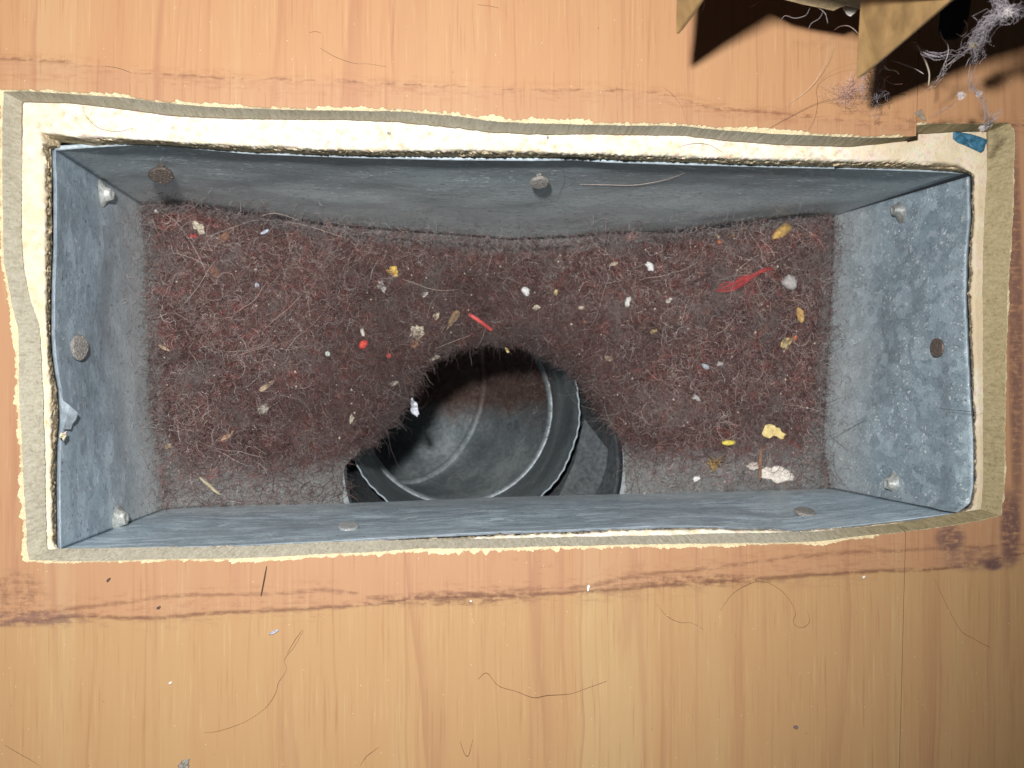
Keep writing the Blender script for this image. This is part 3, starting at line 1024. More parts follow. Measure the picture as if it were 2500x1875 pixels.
def lint_xyz(t, s, bumps=True):
    """point on the lint's top: angle t about the hole, s from the hole's side (0) to the wall (1)"""
    ri, ro = float(in_r(t)), float(base_r(t)) + 8
    rag = 1.0 if 0.2 < t < 3.0 else 0.4
    ri += rag * (9 * n3(t * 14, 2.2) + 6 * n3(t * 45, 5.1) + 4 * n3(t * 130, 8.3))
    ri = min(ri, ro - 2)
    r = ri + (ro - ri) * s
    px, py = HPX[0] + r * math.cos(t), HPX[1] - r * math.sin(t)
    dwall, dhole = (ro - r), (r - ri)
    end = min(1, max(0, (t - TL0) / 0.38)) ** 1.6 * min(1, max(0, (TL1 - t) / 0.42)) ** 1.4
    e = max(0.0, min(1, dwall / 50.0)) ** 0.6 * min(1, 0.25 + dhole / 90.0) * end
    h = 0.0005 + 0.0062 * e
    zz = zbase(px) + h
    if bumps:
        q = at(px, py, zz)
        b = 0.0030 * n3(q.x * 55, q.y * 55, 1.0) + 0.0018 * n3(q.x * 140, q.y * 140, 4.0) + 0.0009 * n3(q.x * 420, q.y * 420, 7.0) + 0.0006 * n3(q.x * 1000, q.y * 1000, 9.0)
        zz += b * (0.15 + 0.85 * e)
    zz -= 0.010 * max(0, 1 - dhole / 55.0) ** 2 * (1 if 0.35 < t < 2.9 else 0.15)
    fade = min(1, max(0.0, dwall) / 60.0) * end * min(1, 0.55 + dhole / 130.0)
    return at(px, py, zz), max(0.0, fade)


ts = np.linspace(TL0, TL1, NT_)
V, E = [], []
for k in range(NR_):
    s = k / (NR_ - 1)
    for t in ts:
        p, e = lint_xyz(t, s)
        V.append(p)
        E.append(e)
lint = meshobj("lint_mat", V, [f[::-1] for f in grid_faces(NR_, NT_)], M['lint'], kind='stuff')
at_ = lint.data.attributes.new('thick', 'FLOAT', 'POINT')
at_.data.foreach_set('value', E)
lint['label'] = "matted reddish brown lint and hair covering the bottom of the duct boot"
lint['category'] = "lint"


def lint_at_px(px, py, lift=0.0):
    dx, dy = px - HPX[0], HPX[1] - py
    t = math.atan2(dy, dx)
    if t < -1.5:
        t += 2 * math.pi
    t = min(max(t, TL0), TL1)
    ri, ro = float(in_r(t)), float(base_r(t)) + 3
    s = min(max((math.hypot(dx, dy) - ri) / max(ro - ri, 2), 0), 1)
    p, e = lint_xyz(t, s)
    return at(px, py, p.z + lift)


# the single fibres, as real strands
LV = np.array([tuple(v) for v in V]).reshape(NR_, NT_, 3)
LE = np.array(E).reshape(NR_, NT_)


def sample_lint(n, mine=0.0):
    out = []
    # area-weighted cells
    a = LV[1:, :-1] - LV[:-1, :-1]
    b = LV[:-1, 1:] - LV[:-1, :-1]
    ar = np.linalg.norm(np.cross(a, b), axis=2) * (0.04 + np.clip(LE[:-1, :-1], 0, 1))
    pr = (ar / ar.sum()).ravel()
    idx = rng.choice(len(pr), n, p=pr)
    r, c = idx // (NT_ - 1), idx % (NT_ - 1)
    u, v = rng.random(n)[:, None], rng.random(n)[:, None]
    return LV[r, c] + a[r, c] * u + b[r, c] * v


def strands(roots, length, curl, lift, npt=6, vert=0.22):
    """n x npt x 3 random-walk strands centred on their roots"""
    n = len(roots)
    az = rng.random(n) * 2 * math.pi
    kap = rng.normal(0, curl, n)
    L = length * (0.35 + rng.gamma(2.0, 0.45, n))
    st = L / (npt - 1)
    P = np.zeros((n, npt, 3))
    p = roots.copy()
    p[:, 2] += lift * rng.random(n)
    el = rng.normal(0.05, vert, n)
    for k in range(npt):
        P[:, k] = p
        d = np.stack([np.cos(az) * np.cos(el), np.sin(az) * np.cos(el), np.sin(el)], 1)
        p = p + d * st[:, None]
        az = az + kap + rng.normal(0, curl * 0.7, n)
        el = el - 0.08 * np.sign(el) - rng.random(n) * 0.05
    P -= (P[:, npt // 2] - P[:, 0])[:, None, :] * np.array([1, 1, 0])
    return P


def curves_obj(name, P, rad, mat, parent=None, **kw):
    n, k, _ = P.shape
    hc = bpy.data.hair_curves.new(name)
    hc.add_curves([k] * n)
    hc.points.foreach_set('position', P.astype(np.float32).ravel())
    tap = np.clip(1.15 - np.abs(np.linspace(-1, 1, k)) ** 2 * 0.7, 0.3, 1)
    r = (rad[:, None] * tap[None, :]).astype(np.float32)
    hc.points.foreach_set('radius', r.ravel())
    hc.materials.append(mat)
    o = bpy.data.objects.new(name, hc)
    return put(o, parent, **kw)


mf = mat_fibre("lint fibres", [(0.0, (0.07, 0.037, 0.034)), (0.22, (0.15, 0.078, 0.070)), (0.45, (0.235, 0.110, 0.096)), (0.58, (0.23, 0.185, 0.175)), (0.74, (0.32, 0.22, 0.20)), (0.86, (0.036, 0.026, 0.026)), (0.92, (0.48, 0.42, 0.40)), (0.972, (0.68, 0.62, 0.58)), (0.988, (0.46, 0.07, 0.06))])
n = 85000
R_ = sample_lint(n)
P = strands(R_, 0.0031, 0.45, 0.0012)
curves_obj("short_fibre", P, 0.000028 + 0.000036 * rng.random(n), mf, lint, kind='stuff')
n = 1300
P = strands(sample_lint(n), 0.012, 0.22, 0.0022, 9, 0.14)
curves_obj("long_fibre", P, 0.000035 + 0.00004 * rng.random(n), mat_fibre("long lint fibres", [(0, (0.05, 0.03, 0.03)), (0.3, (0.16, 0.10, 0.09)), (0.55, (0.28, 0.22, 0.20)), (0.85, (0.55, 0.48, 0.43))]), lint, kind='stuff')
# stray fibres on the bare metal round the lint and up the walls
sp_ = []
for _ in range(1900):
    s = random.random()
    if s < 0.30:
        px, py = random.gauss(2035, 28), random.uniform(540, 1180)
    elif s < 0.55:
        px, py = random.gauss(352, 30), random.uniform(520, 1230)
    elif s < 0.80:
        px, py = random.uniform(1520, 2010), random.gauss(1115, 35)
    else:
        px, py = random.uniform(380, 860), random.gauss(1190, 25)
    z = zbase(px) + 0.0012
    if px > 2030:
        z += (px - 2030) / 330 * 0.105
    if px < 355:
        z += (355 - px) / 220 * 0.105
    sp_.append(tuple(at(px, py, z)))
P = strands(np.array(sp_), 0.0050, 0.38, 0.0008, 8, 0.2)
curves_obj("stray_fibre", P, 0.00003 + 0.00004 * rng.random(len(sp_)), mat_fibre("stray fibres", [(0, (0.06, 0.04, 0.04)), (0.3, (0.17, 0.10, 0.09)), (0.65, (0.32, 0.27, 0.25))]), lint, kind='stuff')
# fuzz creeping from the lint onto the foot of the walls
_e = []
for poly, (ox, oy) in ((BASE_T, (0, -1)), (BASE_L, (-1, 0)), (BASE_R, (1, 0))):
    Q_ = resample(poly, 2.0, closed=False)
    for _ in range(int(len(Q_) * 3.4)):
        x, y = Q_[random.randrange(len(Q_))]
        d_ = random.expovariate(1 / 15.0) - 8
        x, y = x + ox * d_ + random.gauss(0, 2), y + oy * d_ + random.gauss(0, 2)
        _e.append(tuple(on_panel(x, y, 0.0010)))
P = strands(np.array(_e), 0.0034, 0.45, 0.0004, 7, 0.6)
curves_obj("wall_fuzz", P, 0.000026 + 0.000034 * rng.random(len(_e)), mat_fibre("wall fuzz", [(0, (0.07, 0.05, 0.05)), (0.3, (0.16, 0.09, 0.08)), (0.55, (0.27, 0.23, 0.22)), (0.85, (0.40, 0.36, 0.34))]), lint, kind='stuff')
# wisps hanging over the hole
hr = []
for _ in range(2300):
    t = random.choice([random.uniform(0.3, 2.95), random.uniform(2.2, 3.0)])
    p, e = lint_xyz(t, random.random() ** 2 * 0.06)
    hr.append(tuple(p))
P = strands(np.array(hr), 0.0060, 0.45, 0.001, 8, 0.5)
curves_obj("hanging_fibre", P, 0.00003 + 0.00004 * rng.random(len(hr)), mat_fibre("hanging fibres", [(0, (0.03, 0.02, 0.02)), (0.4, (0.12, 0.06, 0.055)), (0.7, (0.26, 0.20, 0.19)), (0.92, (0.5, 0.45, 0.42))]), lint, kind='stuff')
# grit caught in the lint
gm = NT("grit")
gm = gm.done(gm.ramp(gm.n('ShaderNodeObjectInfo').outputs['Random'], [(0, (0.5, 0.45, 0.38)), (1, (0.6, 0.5, 0.4))]), 0.6)
gv, gf = [], []
pts = sample_lint(650)
for p in pts:
    r = 0.00012 + 0.00042 * random.random() ** 3
    k = len(gv)
    c = Vector(p) + Vector((0, 0, 0.0009))
    o_ = [Vector((random.gauss(0, 1), random.gauss(0, 1), random.gauss(0, 0.6))).normalized() * r * random.uniform(0.7, 1.3) for _ in range(6)]
    dirs = [Vector(d) * r * random.uniform(0.6, 1.3) for d in ((1, 0, 0), (0, 1, 0), (-1, 0, 0), (0, -1, 0), (0, 0, 0.7), (0, 0, -0.7))]
    gv += [c + d for d in dirs]
    gf += [(k, k + 1, k + 4), (k + 1, k + 2, k + 4), (k + 2, k + 3, k + 4), (k + 3, k, k + 4), (k + 1, k, k + 5), (k + 2, k + 1, k + 5), (k + 3, k + 2, k + 5), (k, k + 3, k + 5)]
meshobj("grit", gv, gf, gm, lint, smooth=False, kind='stuff')

# dust and fibre lying in the pipe
_v, _f = [], []
for o_ in elbow.children:
    if o_.name.split('.')[0] in ('pipe_end', 'gore'):
        k_ = len(_v)
        _v += [v_.co.copy() for v_ in o_.data.vertices]
        _f += [tuple(i + k_ for i in q.vertices) for q in o_.data.polygons]
PIPE_BVH = BVHTree.FromPolygons(_v, _f)


def in_pipe(px, py, back=0.0006):
    d = ray(px, py).normalized()
    h = PIPE_BVH.ray_cast(Vector((0, 0, HC)), d)[0]
    return None if h is None else h - d * back


_e = []
while len(_e) < 2600:
    h = in_pipe(random.uniform(990, 1350), random.gauss(930, 60))
    if h is not None:
        _e.append(tuple(h))
P = strands(np.array(_e), 0.0045, 0.4, 0.0006, 7, 0.4)
curves_obj("pipe_fuzz", P, 0.00003 + 0.00004 * rng.random(len(_e)), mat_fibre("pipe fuzz", [(0, (0.05, 0.03, 0.025)), (0.4, (0.13, 0.075, 0.06)), (0.7, (0.22, 0.15, 0.13)), (0.93, (0.45, 0.4, 0.37))]), elbow, kind='stuff')

# ------------------------------------------------------------------ scraps in the lint, each a thing of its own
CM = {}


def cmat(key, c, rough=0.6, var=0.25, scale=700, spec=0.3):
    if key not in CM and 'hair' not in key and 'fibres' not in key:
        m_ = sum(c) / 3
        c = tuple(0.78 * v + 0.12 * m_ + 0.02 for v in c)
        rough = max(rough, 0.5)
    if key not in CM:
        CM[key] = plain(key, c, rough, var, scale, 0, 0.3, spec)
    return CM[key]


def flake(name, label, cat, px, py, lpx, wpx, ang, mat, th=0.0006, n=14, jag=0.16, z=None, lift=0.0003, group=None, outline=None, tip=0.0, dome=0.0, tilt=0.15, hole=False):
    """an irregular chip lpx long and wpx wide (photo pixels), its long side turned ang degrees from the picture's horizontal"""
    c = lint_at_px(px, py, lift) if z is None else at(px, py, z)
    s = mpp(c.z)
    a = math.radians(ang)
    rot = Matrix.Rotation(a, 3, 'Z') @ Matrix.Rotation(random.uniform(-tilt, tilt), 3, 'X') @ Matrix.Rotation(random.uniform(-tilt, tilt), 3, 'Y')
    if outline is None:
        sd = random.uniform(0, 99)
        outline = []
        for k in range(n):
            t = 2 * math.pi * k / n
            q = 1 + jag * n3(math.cos(t) * 1.8 + sd, math.sin(t) * 1.8, sd) * 2.2 + jag * random.uniform(-0.5, 0.5)
            x, y = math.cos(t), math.sin(t)
            y *= 1 + tip * x
            outline.append((0.5 * q * x, 0.5 * q * y))
    n = len(outline)
    top, mid, bot = [], [], []
    sd = random.uniform(0, 50)
    for (x, y) in outline:
        b = 0.25 * th * n3(x * 3 + sd, y * 3) * 3
        X, Y = x * lpx * s, y * wpx * s
        mid.append(Vector((X, Y, b + th * 0.5)))
        top.append(Vector((X * 0.86, Y * 0.86, b + th + dome * 0.45)))
        bot.append(Vector((X * 0.9, Y * 0.9, b)))
    inn = [Vector((v.x * 0.45, v.y * 0.45, v.z + dome * 0.45 + 0.2 * th * random.uniform(-1, 1))) for v in top]
    V = bot + mid + top + inn + [Vector((0, 0, th + dome)), Vector((0, 0, 0))]
    F = grid_faces(4, n, True)
    F += [(3 * n + i, 3 * n + (i + 1) % n, 4 * n) for i in range(n)]
    F += [((i + 1) % n, i, 4 * n + 1) for i in range(n)]
    me = bpy.data.meshes.new(name)
    me.from_pydata([tuple(rot @ v) for v in V], [], F)
    me.materials.append(mat)
    me.polygons.foreach_set('use_smooth', [dome > 0] * len(me.polygons))
    o = bpy.data.objects.new(name, me)
    o.location = c
    return put(o, None, label, cat, group)


mustard = cmat('mustard flake', (0.62, 0.38, 0.03))
ochre = cmat('ochre flake', (0.58, 0.34, 0.055))
amber = cmat('amber crumb', (0.50, 0.29, 0.06), 0.4)
straw = cmat('straw yellow', (0.66, 0.52, 0.17))
lemon = cmat('lemon grain', (0.80, 0.64, 0.05), 0.4)
beige = cmat('beige scrap', (0.56, 0.50, 0.35))
pale = cmat('pale scrap', (0.62, 0.60, 0.52))
white = cmat('white crumb', (0.80, 0.80, 0.78), 0.5)
bluew = cmat('bluish foil', (0.58, 0.66, 0.82), 0.25, 0.2, 700, 0.7)
redm = cmat('red plastic', (0.72, 0.045, 0.025), 0.35)
dred = cmat('dark red scrap', (0.42, 0.04, 0.025))
orange = cmat('orange scrap', (0.62, 0.17, 0.03))
rust = cmat('rust scrap', (0.20, 0.085, 0.035))
woodm = cmat('splinter wood', (0.48, 0.34, 0.20))
brownm = cmat('brown splinter', (0.26, 0.13, 0.07))
greyf = cmat('grey fluff', (0.42, 0.39, 0.37), 0.9)
dark = cmat('dark crumb', (0.08, 0.05, 0.05))

flake("paint_flake", "mustard yellow jagged flake in the lint above the hole's left side", "flake", 960, 664, 40, 24, -45, mustard, jag=0.3, n=18)
flake("seed_husk", "ochre teardrop husk against the back wall, right end of the lint", "seed husk", 1905, 568, 64, 26, 36, ochre, 0.001, 18, 0.08, dome=0.0012, tip=0.55)
flake("amber_chip", "upright amber chip in the lint near the right wall", "chip", 1952, 769, 42, 18, -76, amber, 0.0012, 12, 0.12)
flake("leaf_scrap", "pale yellow leaf scrap below the upright amber chip", "leaf scrap", 1922, 836, 40, 25, 58, straw, 0.0005, 16, 0.22)
flake("yellow_chip", "large light yellow chip on the bare lower right of the pan", "chip", 1890, 1055, 66, 42, 0, cmat('light yellow chip', (0.80, 0.60, 0.20)), 0.0009,
      outline=[(-.42, .20), (-.36, .42), (-.2, .48), (0, .42), (.04, .28), (.22, .25), (.28, .02), (.36, -.04), (.5, -.16), (.40, -.22), (.34, -.42), (.22, -.44), (.08, -.26), (-.06, -.22), (-.2, -.38), (-.42, -.26), (-.5, -.1)], tilt=0.05, lift=0.0026)
flake("yellow_grain", "small bright yellow oval grain left of the large yellow chip", "grain", 1778, 1081, 36, 14, 2, lemon, 0.001, 14, 0.05, dome=0.0008, lift=0.0022)
flake("amber_crumb", "dark amber crumb by the back wall, left of the teardrop husk", "crumb", 1808, 566, 26, 12, 60, cmat('dark amber', (0.34, 0.17, 0.03)), 0.0012)
flake("amber_crumb", "round amber crumb beside the dark amber one by the back wall", "crumb", 1787, 576, 16, 11, 80, amber, 0.0009)
flake("yellow_bead", "tiny yellow bead by the back wall above an orange speck", "bead", 1753, 579, 8, 7, 0, lemon, 0.0006, 10, 0.05, dome=0.0006)
flake("orange_speck", "tiny orange speck under the yellow bead by the back wall", "speck", 1757, 591, 13, 9, 0, orange, 0.0006, 10)
flake("petal_scrap", "translucent brown petal scrap left of the red stick", "petal", 1104, 782, 52, 16, 58, cmat('brown petal', (0.30, 0.19, 0.07)), 0.0004, 14, 0.15, tip=0.5)
flake("white_crumb", "bright white crumb above the hole, right of centre", "crumb", 1283, 713, 26, 18, -50, white, 0.0012, 14, 0.2, dome=0.0009)
flake("white_crumb", "fuzzy white crumb upper right, under the back wall", "crumb", 1586, 651, 26, 18, -40, white, 0.001, 14, 0.35, dome=0.0008)
flake("white_crumb", "white upright crumb right of the hole's top", "crumb", 1532, 737, 25, 15, 80, cmat('off white crumb', (0.70, 0.69, 0.63)), 0.001, 14, 0.2, dome=0.0008)
flake("fluff_ball", "grey fluff ball near the right wall beside the red yarn", "fluff", 1928, 690, 38, 32, 30, greyf, 0.002, 18, 0.25, dome=0.0018)
flake("foil_scrap", "white shiny scrap in the back left corner of the lint", "scrap", 382, 517, 14, 9, -30, white, 0.0008, 10)
flake("foil_scrap", "bluish white foil scrap by the back wall, left part of the lint", "scrap", 647, 567, 20, 11, 20, bluew, 0.0008, 10, 0.3)
flake("foil_scrap", "small blue foil scrap in the middle of the left lint", "scrap", 628, 696, 12, 11, 30, bluew, 0.0009, 10, 0.2)
flake("seed", "pale oval seed standing above the red bead", "seed", 885, 811, 24, 10, -75, pale, 0.0008, 14, 0.05, dome=0.0008)
flake("green_crumb", "pale green crumb left of the red bead", "crumb", 800, 864, 13, 12, 30, cmat('pale green', (0.55, 0.62, 0.52)), 0.0009, 12)
flake("paper_scrap", "large beige torn paper scrap just left above the hole", "paper scrap", 1018, 812, 44, 34, 60, beige, 0.0004, 20, 0.3)
flake("paper_scrap", "beige oval paper scrap at the lint's edge over the hole", "paper scrap", 1051, 873, 44, 21, 4, cmat('dim beige', (0.44, 0.38, 0.27)), 0.0004, 20, 0.2)
flake("paper_scrap", "small two-lobed beige scrap between the big scrap and the red stick", "paper scrap", 1066, 772, 22, 15, 60, beige, 0.0005, 12, 0.3)
flake("paper_scrap", "beige torn scrap in the back left part of the lint", "paper scrap", 486, 557, 36, 20, -40, beige, 0.0005, 16, 0.25)
flake("paper_scrap", "grey beige scrap in the lower left lint", "paper scrap", 642, 999, 30, 22, 50, cmat('grey beige', (0.46, 0.43, 0.35)), 0.0005, 16, 0.3)
flake("paper_scrap", "three-cornered beige scrap left of the hole", "paper scrap", 858, 1024, 24, 18, 50, beige, 0.0005, outline=[(-.5, -.3), (-.1, -.32), (.3, -.2), (.5, .5), (.1, .42), (-.2, .1)])
flake("paper_scrap", "narrow dim scrap in the lint on the hole's upper left edge", "paper scrap", 962, 936, 28, 11, 18, cmat('dim scrap', (0.36, 0.33, 0.25)), 0.0005, 12, 0.25)
flake("paper_scrap", "pale fluffy scrap upper left, below the mustard flake", "paper scrap", 930, 697, 30, 20, -60, cmat('pale fluff', (0.44, 0.43, 0.40)), 0.0006, 14, 0.4)
flake("shell_scrap", "tiny white heart-shaped scrap above the beige scraps", "scrap", 1036, 719, 19, 11, 40, pale, 0.0005, 12, 0.3)
flake("shell_scrap", "pale curled scrap right of the hole's top under the white crumb", "scrap", 1310, 750, 20, 13, 10, beige, 0.0006, 12, 0.3)
flake("shell_scrap", "tan bean-shaped scrap between two white crumbs", "scrap", 1420, 752, 18, 11, -10, beige, 0.0008, 12, 0.1, dome=0.0005)
flake("shell_scrap", "small tan scrap near the white crumb right of centre", "scrap", 1357, 715, 14, 9, 70, straw, 0.0006, 10, 0.3)
flake("shell_scrap", "grey leaf-shaped scrap in the middle of the right lint", "scrap", 1632, 734, 20, 11, 40, pale, 0.0006, 12, 0.15)
flake("shell_scrap", "tan scrap left of the fuzzy white crumb", "scrap", 1498, 645, 20, 11, 15, beige, 0.0006, 12, 0.3)
flake("shell_scrap", "curved yellowish scrap below the grey leaf-shaped one", "scrap", 1594, 809, 22, 9, 20, straw, 0.0006, 12, 0.15)
flake("shell_scrap", "dim brown-grey scrap at the right edge of the hole's lint", "scrap", 1484, 875, 22, 15, -10, cmat('dim brown scrap', (0.30, 0.24, 0.16)), 0.0006, 12, 0.25)
flake("fluff_ball", "bluish grey fluff in the middle of the lower right lint", "fluff", 1722, 895, 24, 14, -40, cmat('blue fluff', (0.42, 0.47, 0.52), 0.9), 0.0012, 14, 0.3, dome=0.001)
flake("fluff_ball", "pale grey fluff right of the bluish fluff", "fluff", 1757, 889, 24, 10, 10, greyf, 0.001, 14, 0.3, dome=0.0006)
flake("fluff_ball", "small pale fluff low in the right lint above the bare metal", "fluff", 1700, 971, 20, 13, -20, greyf, 0.001, 14, 0.4, dome=0.0006)
flake("red_bead", "glossy red bead in the lint left of the hole", "bead", 887, 840, 26, 19, 40, redm, 0.0012, 14, 0.12, dome=0.0012)
flake("red_scrap", "small dark red scrap right of the glossy red bead", "scrap", 949, 868, 13, 11, 70, dred, 0.0008, 10, 0.2)
flake("red_scrap", "red scrap beside the beige scrap in the back left lint", "scrap", 472, 576, 16, 13, -30, redm, 0.0006, 10, 0.3)
flake("rust_scrap", "rust brown scrap in the back left lint", "scrap", 540, 585, 42, 20, 35, rust, 0.0005, 14, 0.3)
flake("rust_scrap", "rust orange scrap lower down in the back left lint", "scrap", 528, 664, 30, 24, -20, cmat('rust orange', (0.24, 0.085, 0.035)), 0.0005, 14, 0.35, lift=0.0004)
flake("rust_scrap", "brown scrap under the large beige paper scrap", "scrap", 1010, 840, 24, 20, 50, rust, 0.0004, 12, 0.3)
flake("orange_speck", "orange speck in the right lint beside the leaf scrap", "speck", 1940, 826, 16, 13, 80, orange, 0.0006, 10, 0.3)
flake("orange_speck", "dull orange speck right of the hole's top", "speck", 1425, 788, 16, 14, 0, cmat('dull orange', (0.42, 0.13, 0.05)), 0.0006, 10, 0.3)
flake("wood_sliver", "tan wood sliver against the left edge of the lint", "wood sliver", 402, 850, 32, 9, -28, woodm, 0.0008, 12, 0.1)
flake("wood_sliver", "forked tan wood splinter in the middle of the left lint", "wood sliver", 655, 940, 52, 12, 35, woodm, 0.0008, 14, 0.12, tip=-0.5)
flake("wood_sliver", "orange tan wood sliver in the lower left lint", "wood sliver", 556, 1063, 40, 12, 40, cmat('orange wood', (0.50, 0.30, 0.16)), 0.0009, 12, 0.12)
flake("wood_sliver", "short tan wood sliver in the lower left corner of the lint", "wood sliver", 414, 1088, 28, 11, 25, woodm, 0.0008, 12, 0.15)
flake("straw_piece", "thin straw lying across the lower left edge of the lint", "straw", 513, 1186, 70, 8, -40, cmat('dry straw', (0.46, 0.40, 0.24)), 0.0008, 12, 0.05, lift=0.0016)
flake("wood_sliver", "upright reddish brown splinter under the large yellow chip", "wood sliver", 1855, 1132, 84, 8, 86, brownm, 0.001, 14, 0.06, lift=0.0026)
flake("plaster_flake", "cream plaster patch on the bare metal under the brown splinter", "plaster", 1893, 1158, 82, 40, -6, cmat('cream plaster', (0.78, 0.72, 0.62)), 0.0010, 26, 0.22, lift=0.0004, tilt=0.02)
flake("plaster_flake", "small white plaster crumb left of the cream patch", "plaster", 1700, 1168, 20, 14, 30, white, 0.001, 14, 0.3, lift=0.0004)
flake("plaster_flake", "cream plaster scrap behind the brown splinter's middle", "plaster", 1838, 1138, 34, 22, 10, cmat('dusty plaster', (0.62, 0.55, 0.47)), 0.0008, 16, 0.3, lift=0.0004, tilt=0.02)
flake("plastic_scrap", "white torn plastic scrap caught under the lint over the pipe mouth", "plastic scrap", 1012, 993, 44, 18, -75, cmat('white plastic', (0.72, 0.76, 0.86)), 0.0006, 18, 0.25, z=-0.150)
flake("pale_crumb", "narrow pale crumb hanging in the lint over the hole's top", "crumb", 1238, 855, 18, 7, -60, straw, 0.0006, 10, 0.2)

# red yarn and red stick
def strand_thing(name, label, cat, pts, rad, mat, group=None, n=24, sides=5, taper=0.35, parent=None):
    V, F = tube(spline(pts, n), rad, sides, taper)
    base = V[0].copy()
    me = bpy.data.meshes.new(name)
    me.from_pydata([tuple(v - base) for v in V], [], F)
    me.materials.append(mat)
    me.polygons.foreach_set('use_smooth', [True] * len(me.polygons))
    o = bpy.data.objects.new(name, me)
    o.location = base
    if parent is not None:
        o.location = base - parent.location
    return put(o, parent, label, cat, group)


strand_thing("red_stick", "glossy red stick lying in the lint just above the hole", "stick", [lint_at_px(1145, 767, 0.0016), lint_at_px(1172, 785, 0.0018), lint_at_px(1200, 806, 0.0012)], 0.00085, cmat('red stick', (0.60, 0.05, 0.045), 0.3), sides=8, taper=0.8)
yarn_e = empty("red_yarn", lint_at_px(1810, 685, 0.001), label="frayed bright red yarn lying in the right-hand lint", cat="yarn")
ym = cmat('red yarn', (0.55, 0.045, 0.045), 0.7)
for k in range(20):
    o1, o2, o3 = random.uniform(-1, 1), random.uniform(-1, 1), random.uniform(-1, 1)
    a = [(1745 + random.uniform(0, 14), 711 + random.uniform(-3, 2)), (1775 + o1 * 10, 700 + o1 * 11), (1810 + o2 * 10, 687 + o2 * 8), (1848, 668 + o3 * 4), (1888 + random.uniform(-16, 4), 654 + o1 * 5)]
    strand_thing("yarn_strand", None, None, [lint_at_px(x, y, 0.0012 + random.random() * 0.0010) for x, y in a], 0.00012, ym, parent=yarn_e, sides=4)
tuft = empty("bristle_tuft", lint_at_px(1742, 1131, 0.0003), label="small ochre bristly tuft on the bare metal below the yellow grain", cat="tuft")
for k in range(26):
    a = random.uniform(0, 2 * math.pi)
    c = lint_at_px(1742 + random.gauss(0, 6), 1131 + random.gauss(0, 5), 0.0010)
    strand_thing("bristle", None, None, [c, c + Vector((math.cos(a) * 0.0015, math.sin(a) * 0.0012, 0.0012)), c + Vector((math.cos(a) * 0.0030, math.sin(a) * 0.0024, 0.0006))], 0.00012, ochre, parent=tuft, n=6, sides=4)

# ------------------------------------------------------------------ single hairs one can follow
hm = {'dark': cmat('dark hair', (0.055, 0.032, 0.026), 0.4, 0.1), 'brown': cmat('brown hair', (0.17, 0.08, 0.04), 0.4, 0.1), 'pale': cmat('pale hair', (0.66, 0.52, 0.44), 0.35, 0.1), 'grey': cmat('grey hair', (0.34, 0.31, 0.30), 0.35, 0.1)}


def hair(label, kind, pts, z=0.0004, rad=0.00005, zs=None, name="hair", n=28, fn=None):
    P = []
    for i, (x, y) in enumerate(pts):
        if fn is not None:
            P.append(fn(x, y))
        else:
            q = at(x, y, z if zs is None else zs[i])
            q.z += 0.0003 * math.sin(i * 1.7)
            P.append(q)
    return strand_thing(name, label, "hair", P, rad * 0.68, hm[kind], n=n, sides=4)


def cr(x0, y0, s, pts):
    return [(x0 + s * a, y0 + s * b) for a, b in pts]


b7 = lambda pts: cr(700, 1300, 0.8137, pts)
c8 = lambda pts: cr(0, 1245, 0.37975, pts)
t0 = lambda pts: cr(0, 0, 0.7505, pts)
t1_ = lambda pts: cr(1620, 0, 0.226, pts)
hair("brown hair curved like a smile on the boards below the opening", 'brown', b7([(575, 440), (600, 420), (635, 460), (690, 478), (740, 495), (780, 488), (850, 485), (900, 468), (960, 445)]), rad=0.00009)
hair("long brown hair sweeping down beside the board joint at lower right", 'brown', b7([(1945, 140), (1970, 200), (2020, 290), (2060, 318), (2110, 345)]), rad=0.00008)
hair("brown hair with a hooked loop under the stain at lower right", 'brown', b7([(1300, 235), (1340, 180), (1400, 150), (1440, 150), (1490, 180), (1525, 235), (1520, 270), (1545, 286), (1567, 268), (1562, 235)]), rad=0.00006, n=40)
hair("faint wavy hair under the stain below the opening's middle", 'brown', b7([(1110, 215), (1140, 250), (1180, 270), (1215, 272), (1250, 290)]))
hair("short hair at the bottom edge of the boards, left of centre", 'brown', b7([(220, 700), (240, 670), (262, 655), (278, 643)]))
hair("small u-shaped brown hair near the bottom edge", 'brown', b7([(520, 625), (533, 662), (546, 668), (558, 622)]), rad=0.0001)
hair("straight hair across the boards left of the lower middle", 'brown', b7([(0, 365), (25, 322), (48, 292)]))
hair("long wavy brown hair running down the lower left boards", 'brown', c8([(1950, 780), (1890, 880), (1830, 960), (1840, 1030), (1790, 1110), (1770, 1180), (1700, 1280), (1560, 1370), (1400, 1420), (1310, 1430)]), n=50)
hair("brown hair curving into the bottom left corner", 'brown', c8([(30, 1510), (120, 1560), (200, 1610), (265, 1655)]))
hair("wavy hair on the boards above the opening, left of centre", 'brown', t0([(1040, 155), (1090, 185), (1150, 205), (1200, 207), (1260, 218)]))
hair("short dark hair on the stain above the opening's left end", 'dark', t0([(340, 215), (385, 222), (430, 238)]))
hair("short hair at the top edge, right of centre", 'brown', t0([(1550, 14), (1590, 20), (1625, 26)]))
hair("short hair on the upper boards beside the dark growth line", 'brown', t0([(1005, 106), (1025, 103), (1045, 107)]))
hair("dark hair arched on the white board edge, upper left", 'dark', cr(0, 180, 0.37975, [(530, 210), (560, 280), (640, 350), (760, 370), (850, 350)]), z=-0.0082, rad=0.00008)
hair("dark hair arched on the white board edge, upper right", 'dark', t1_([(190, 1580), (330, 1550), (480, 1560), (570, 1600), (640, 1650)]), z=-0.0082, rad=0.00008)
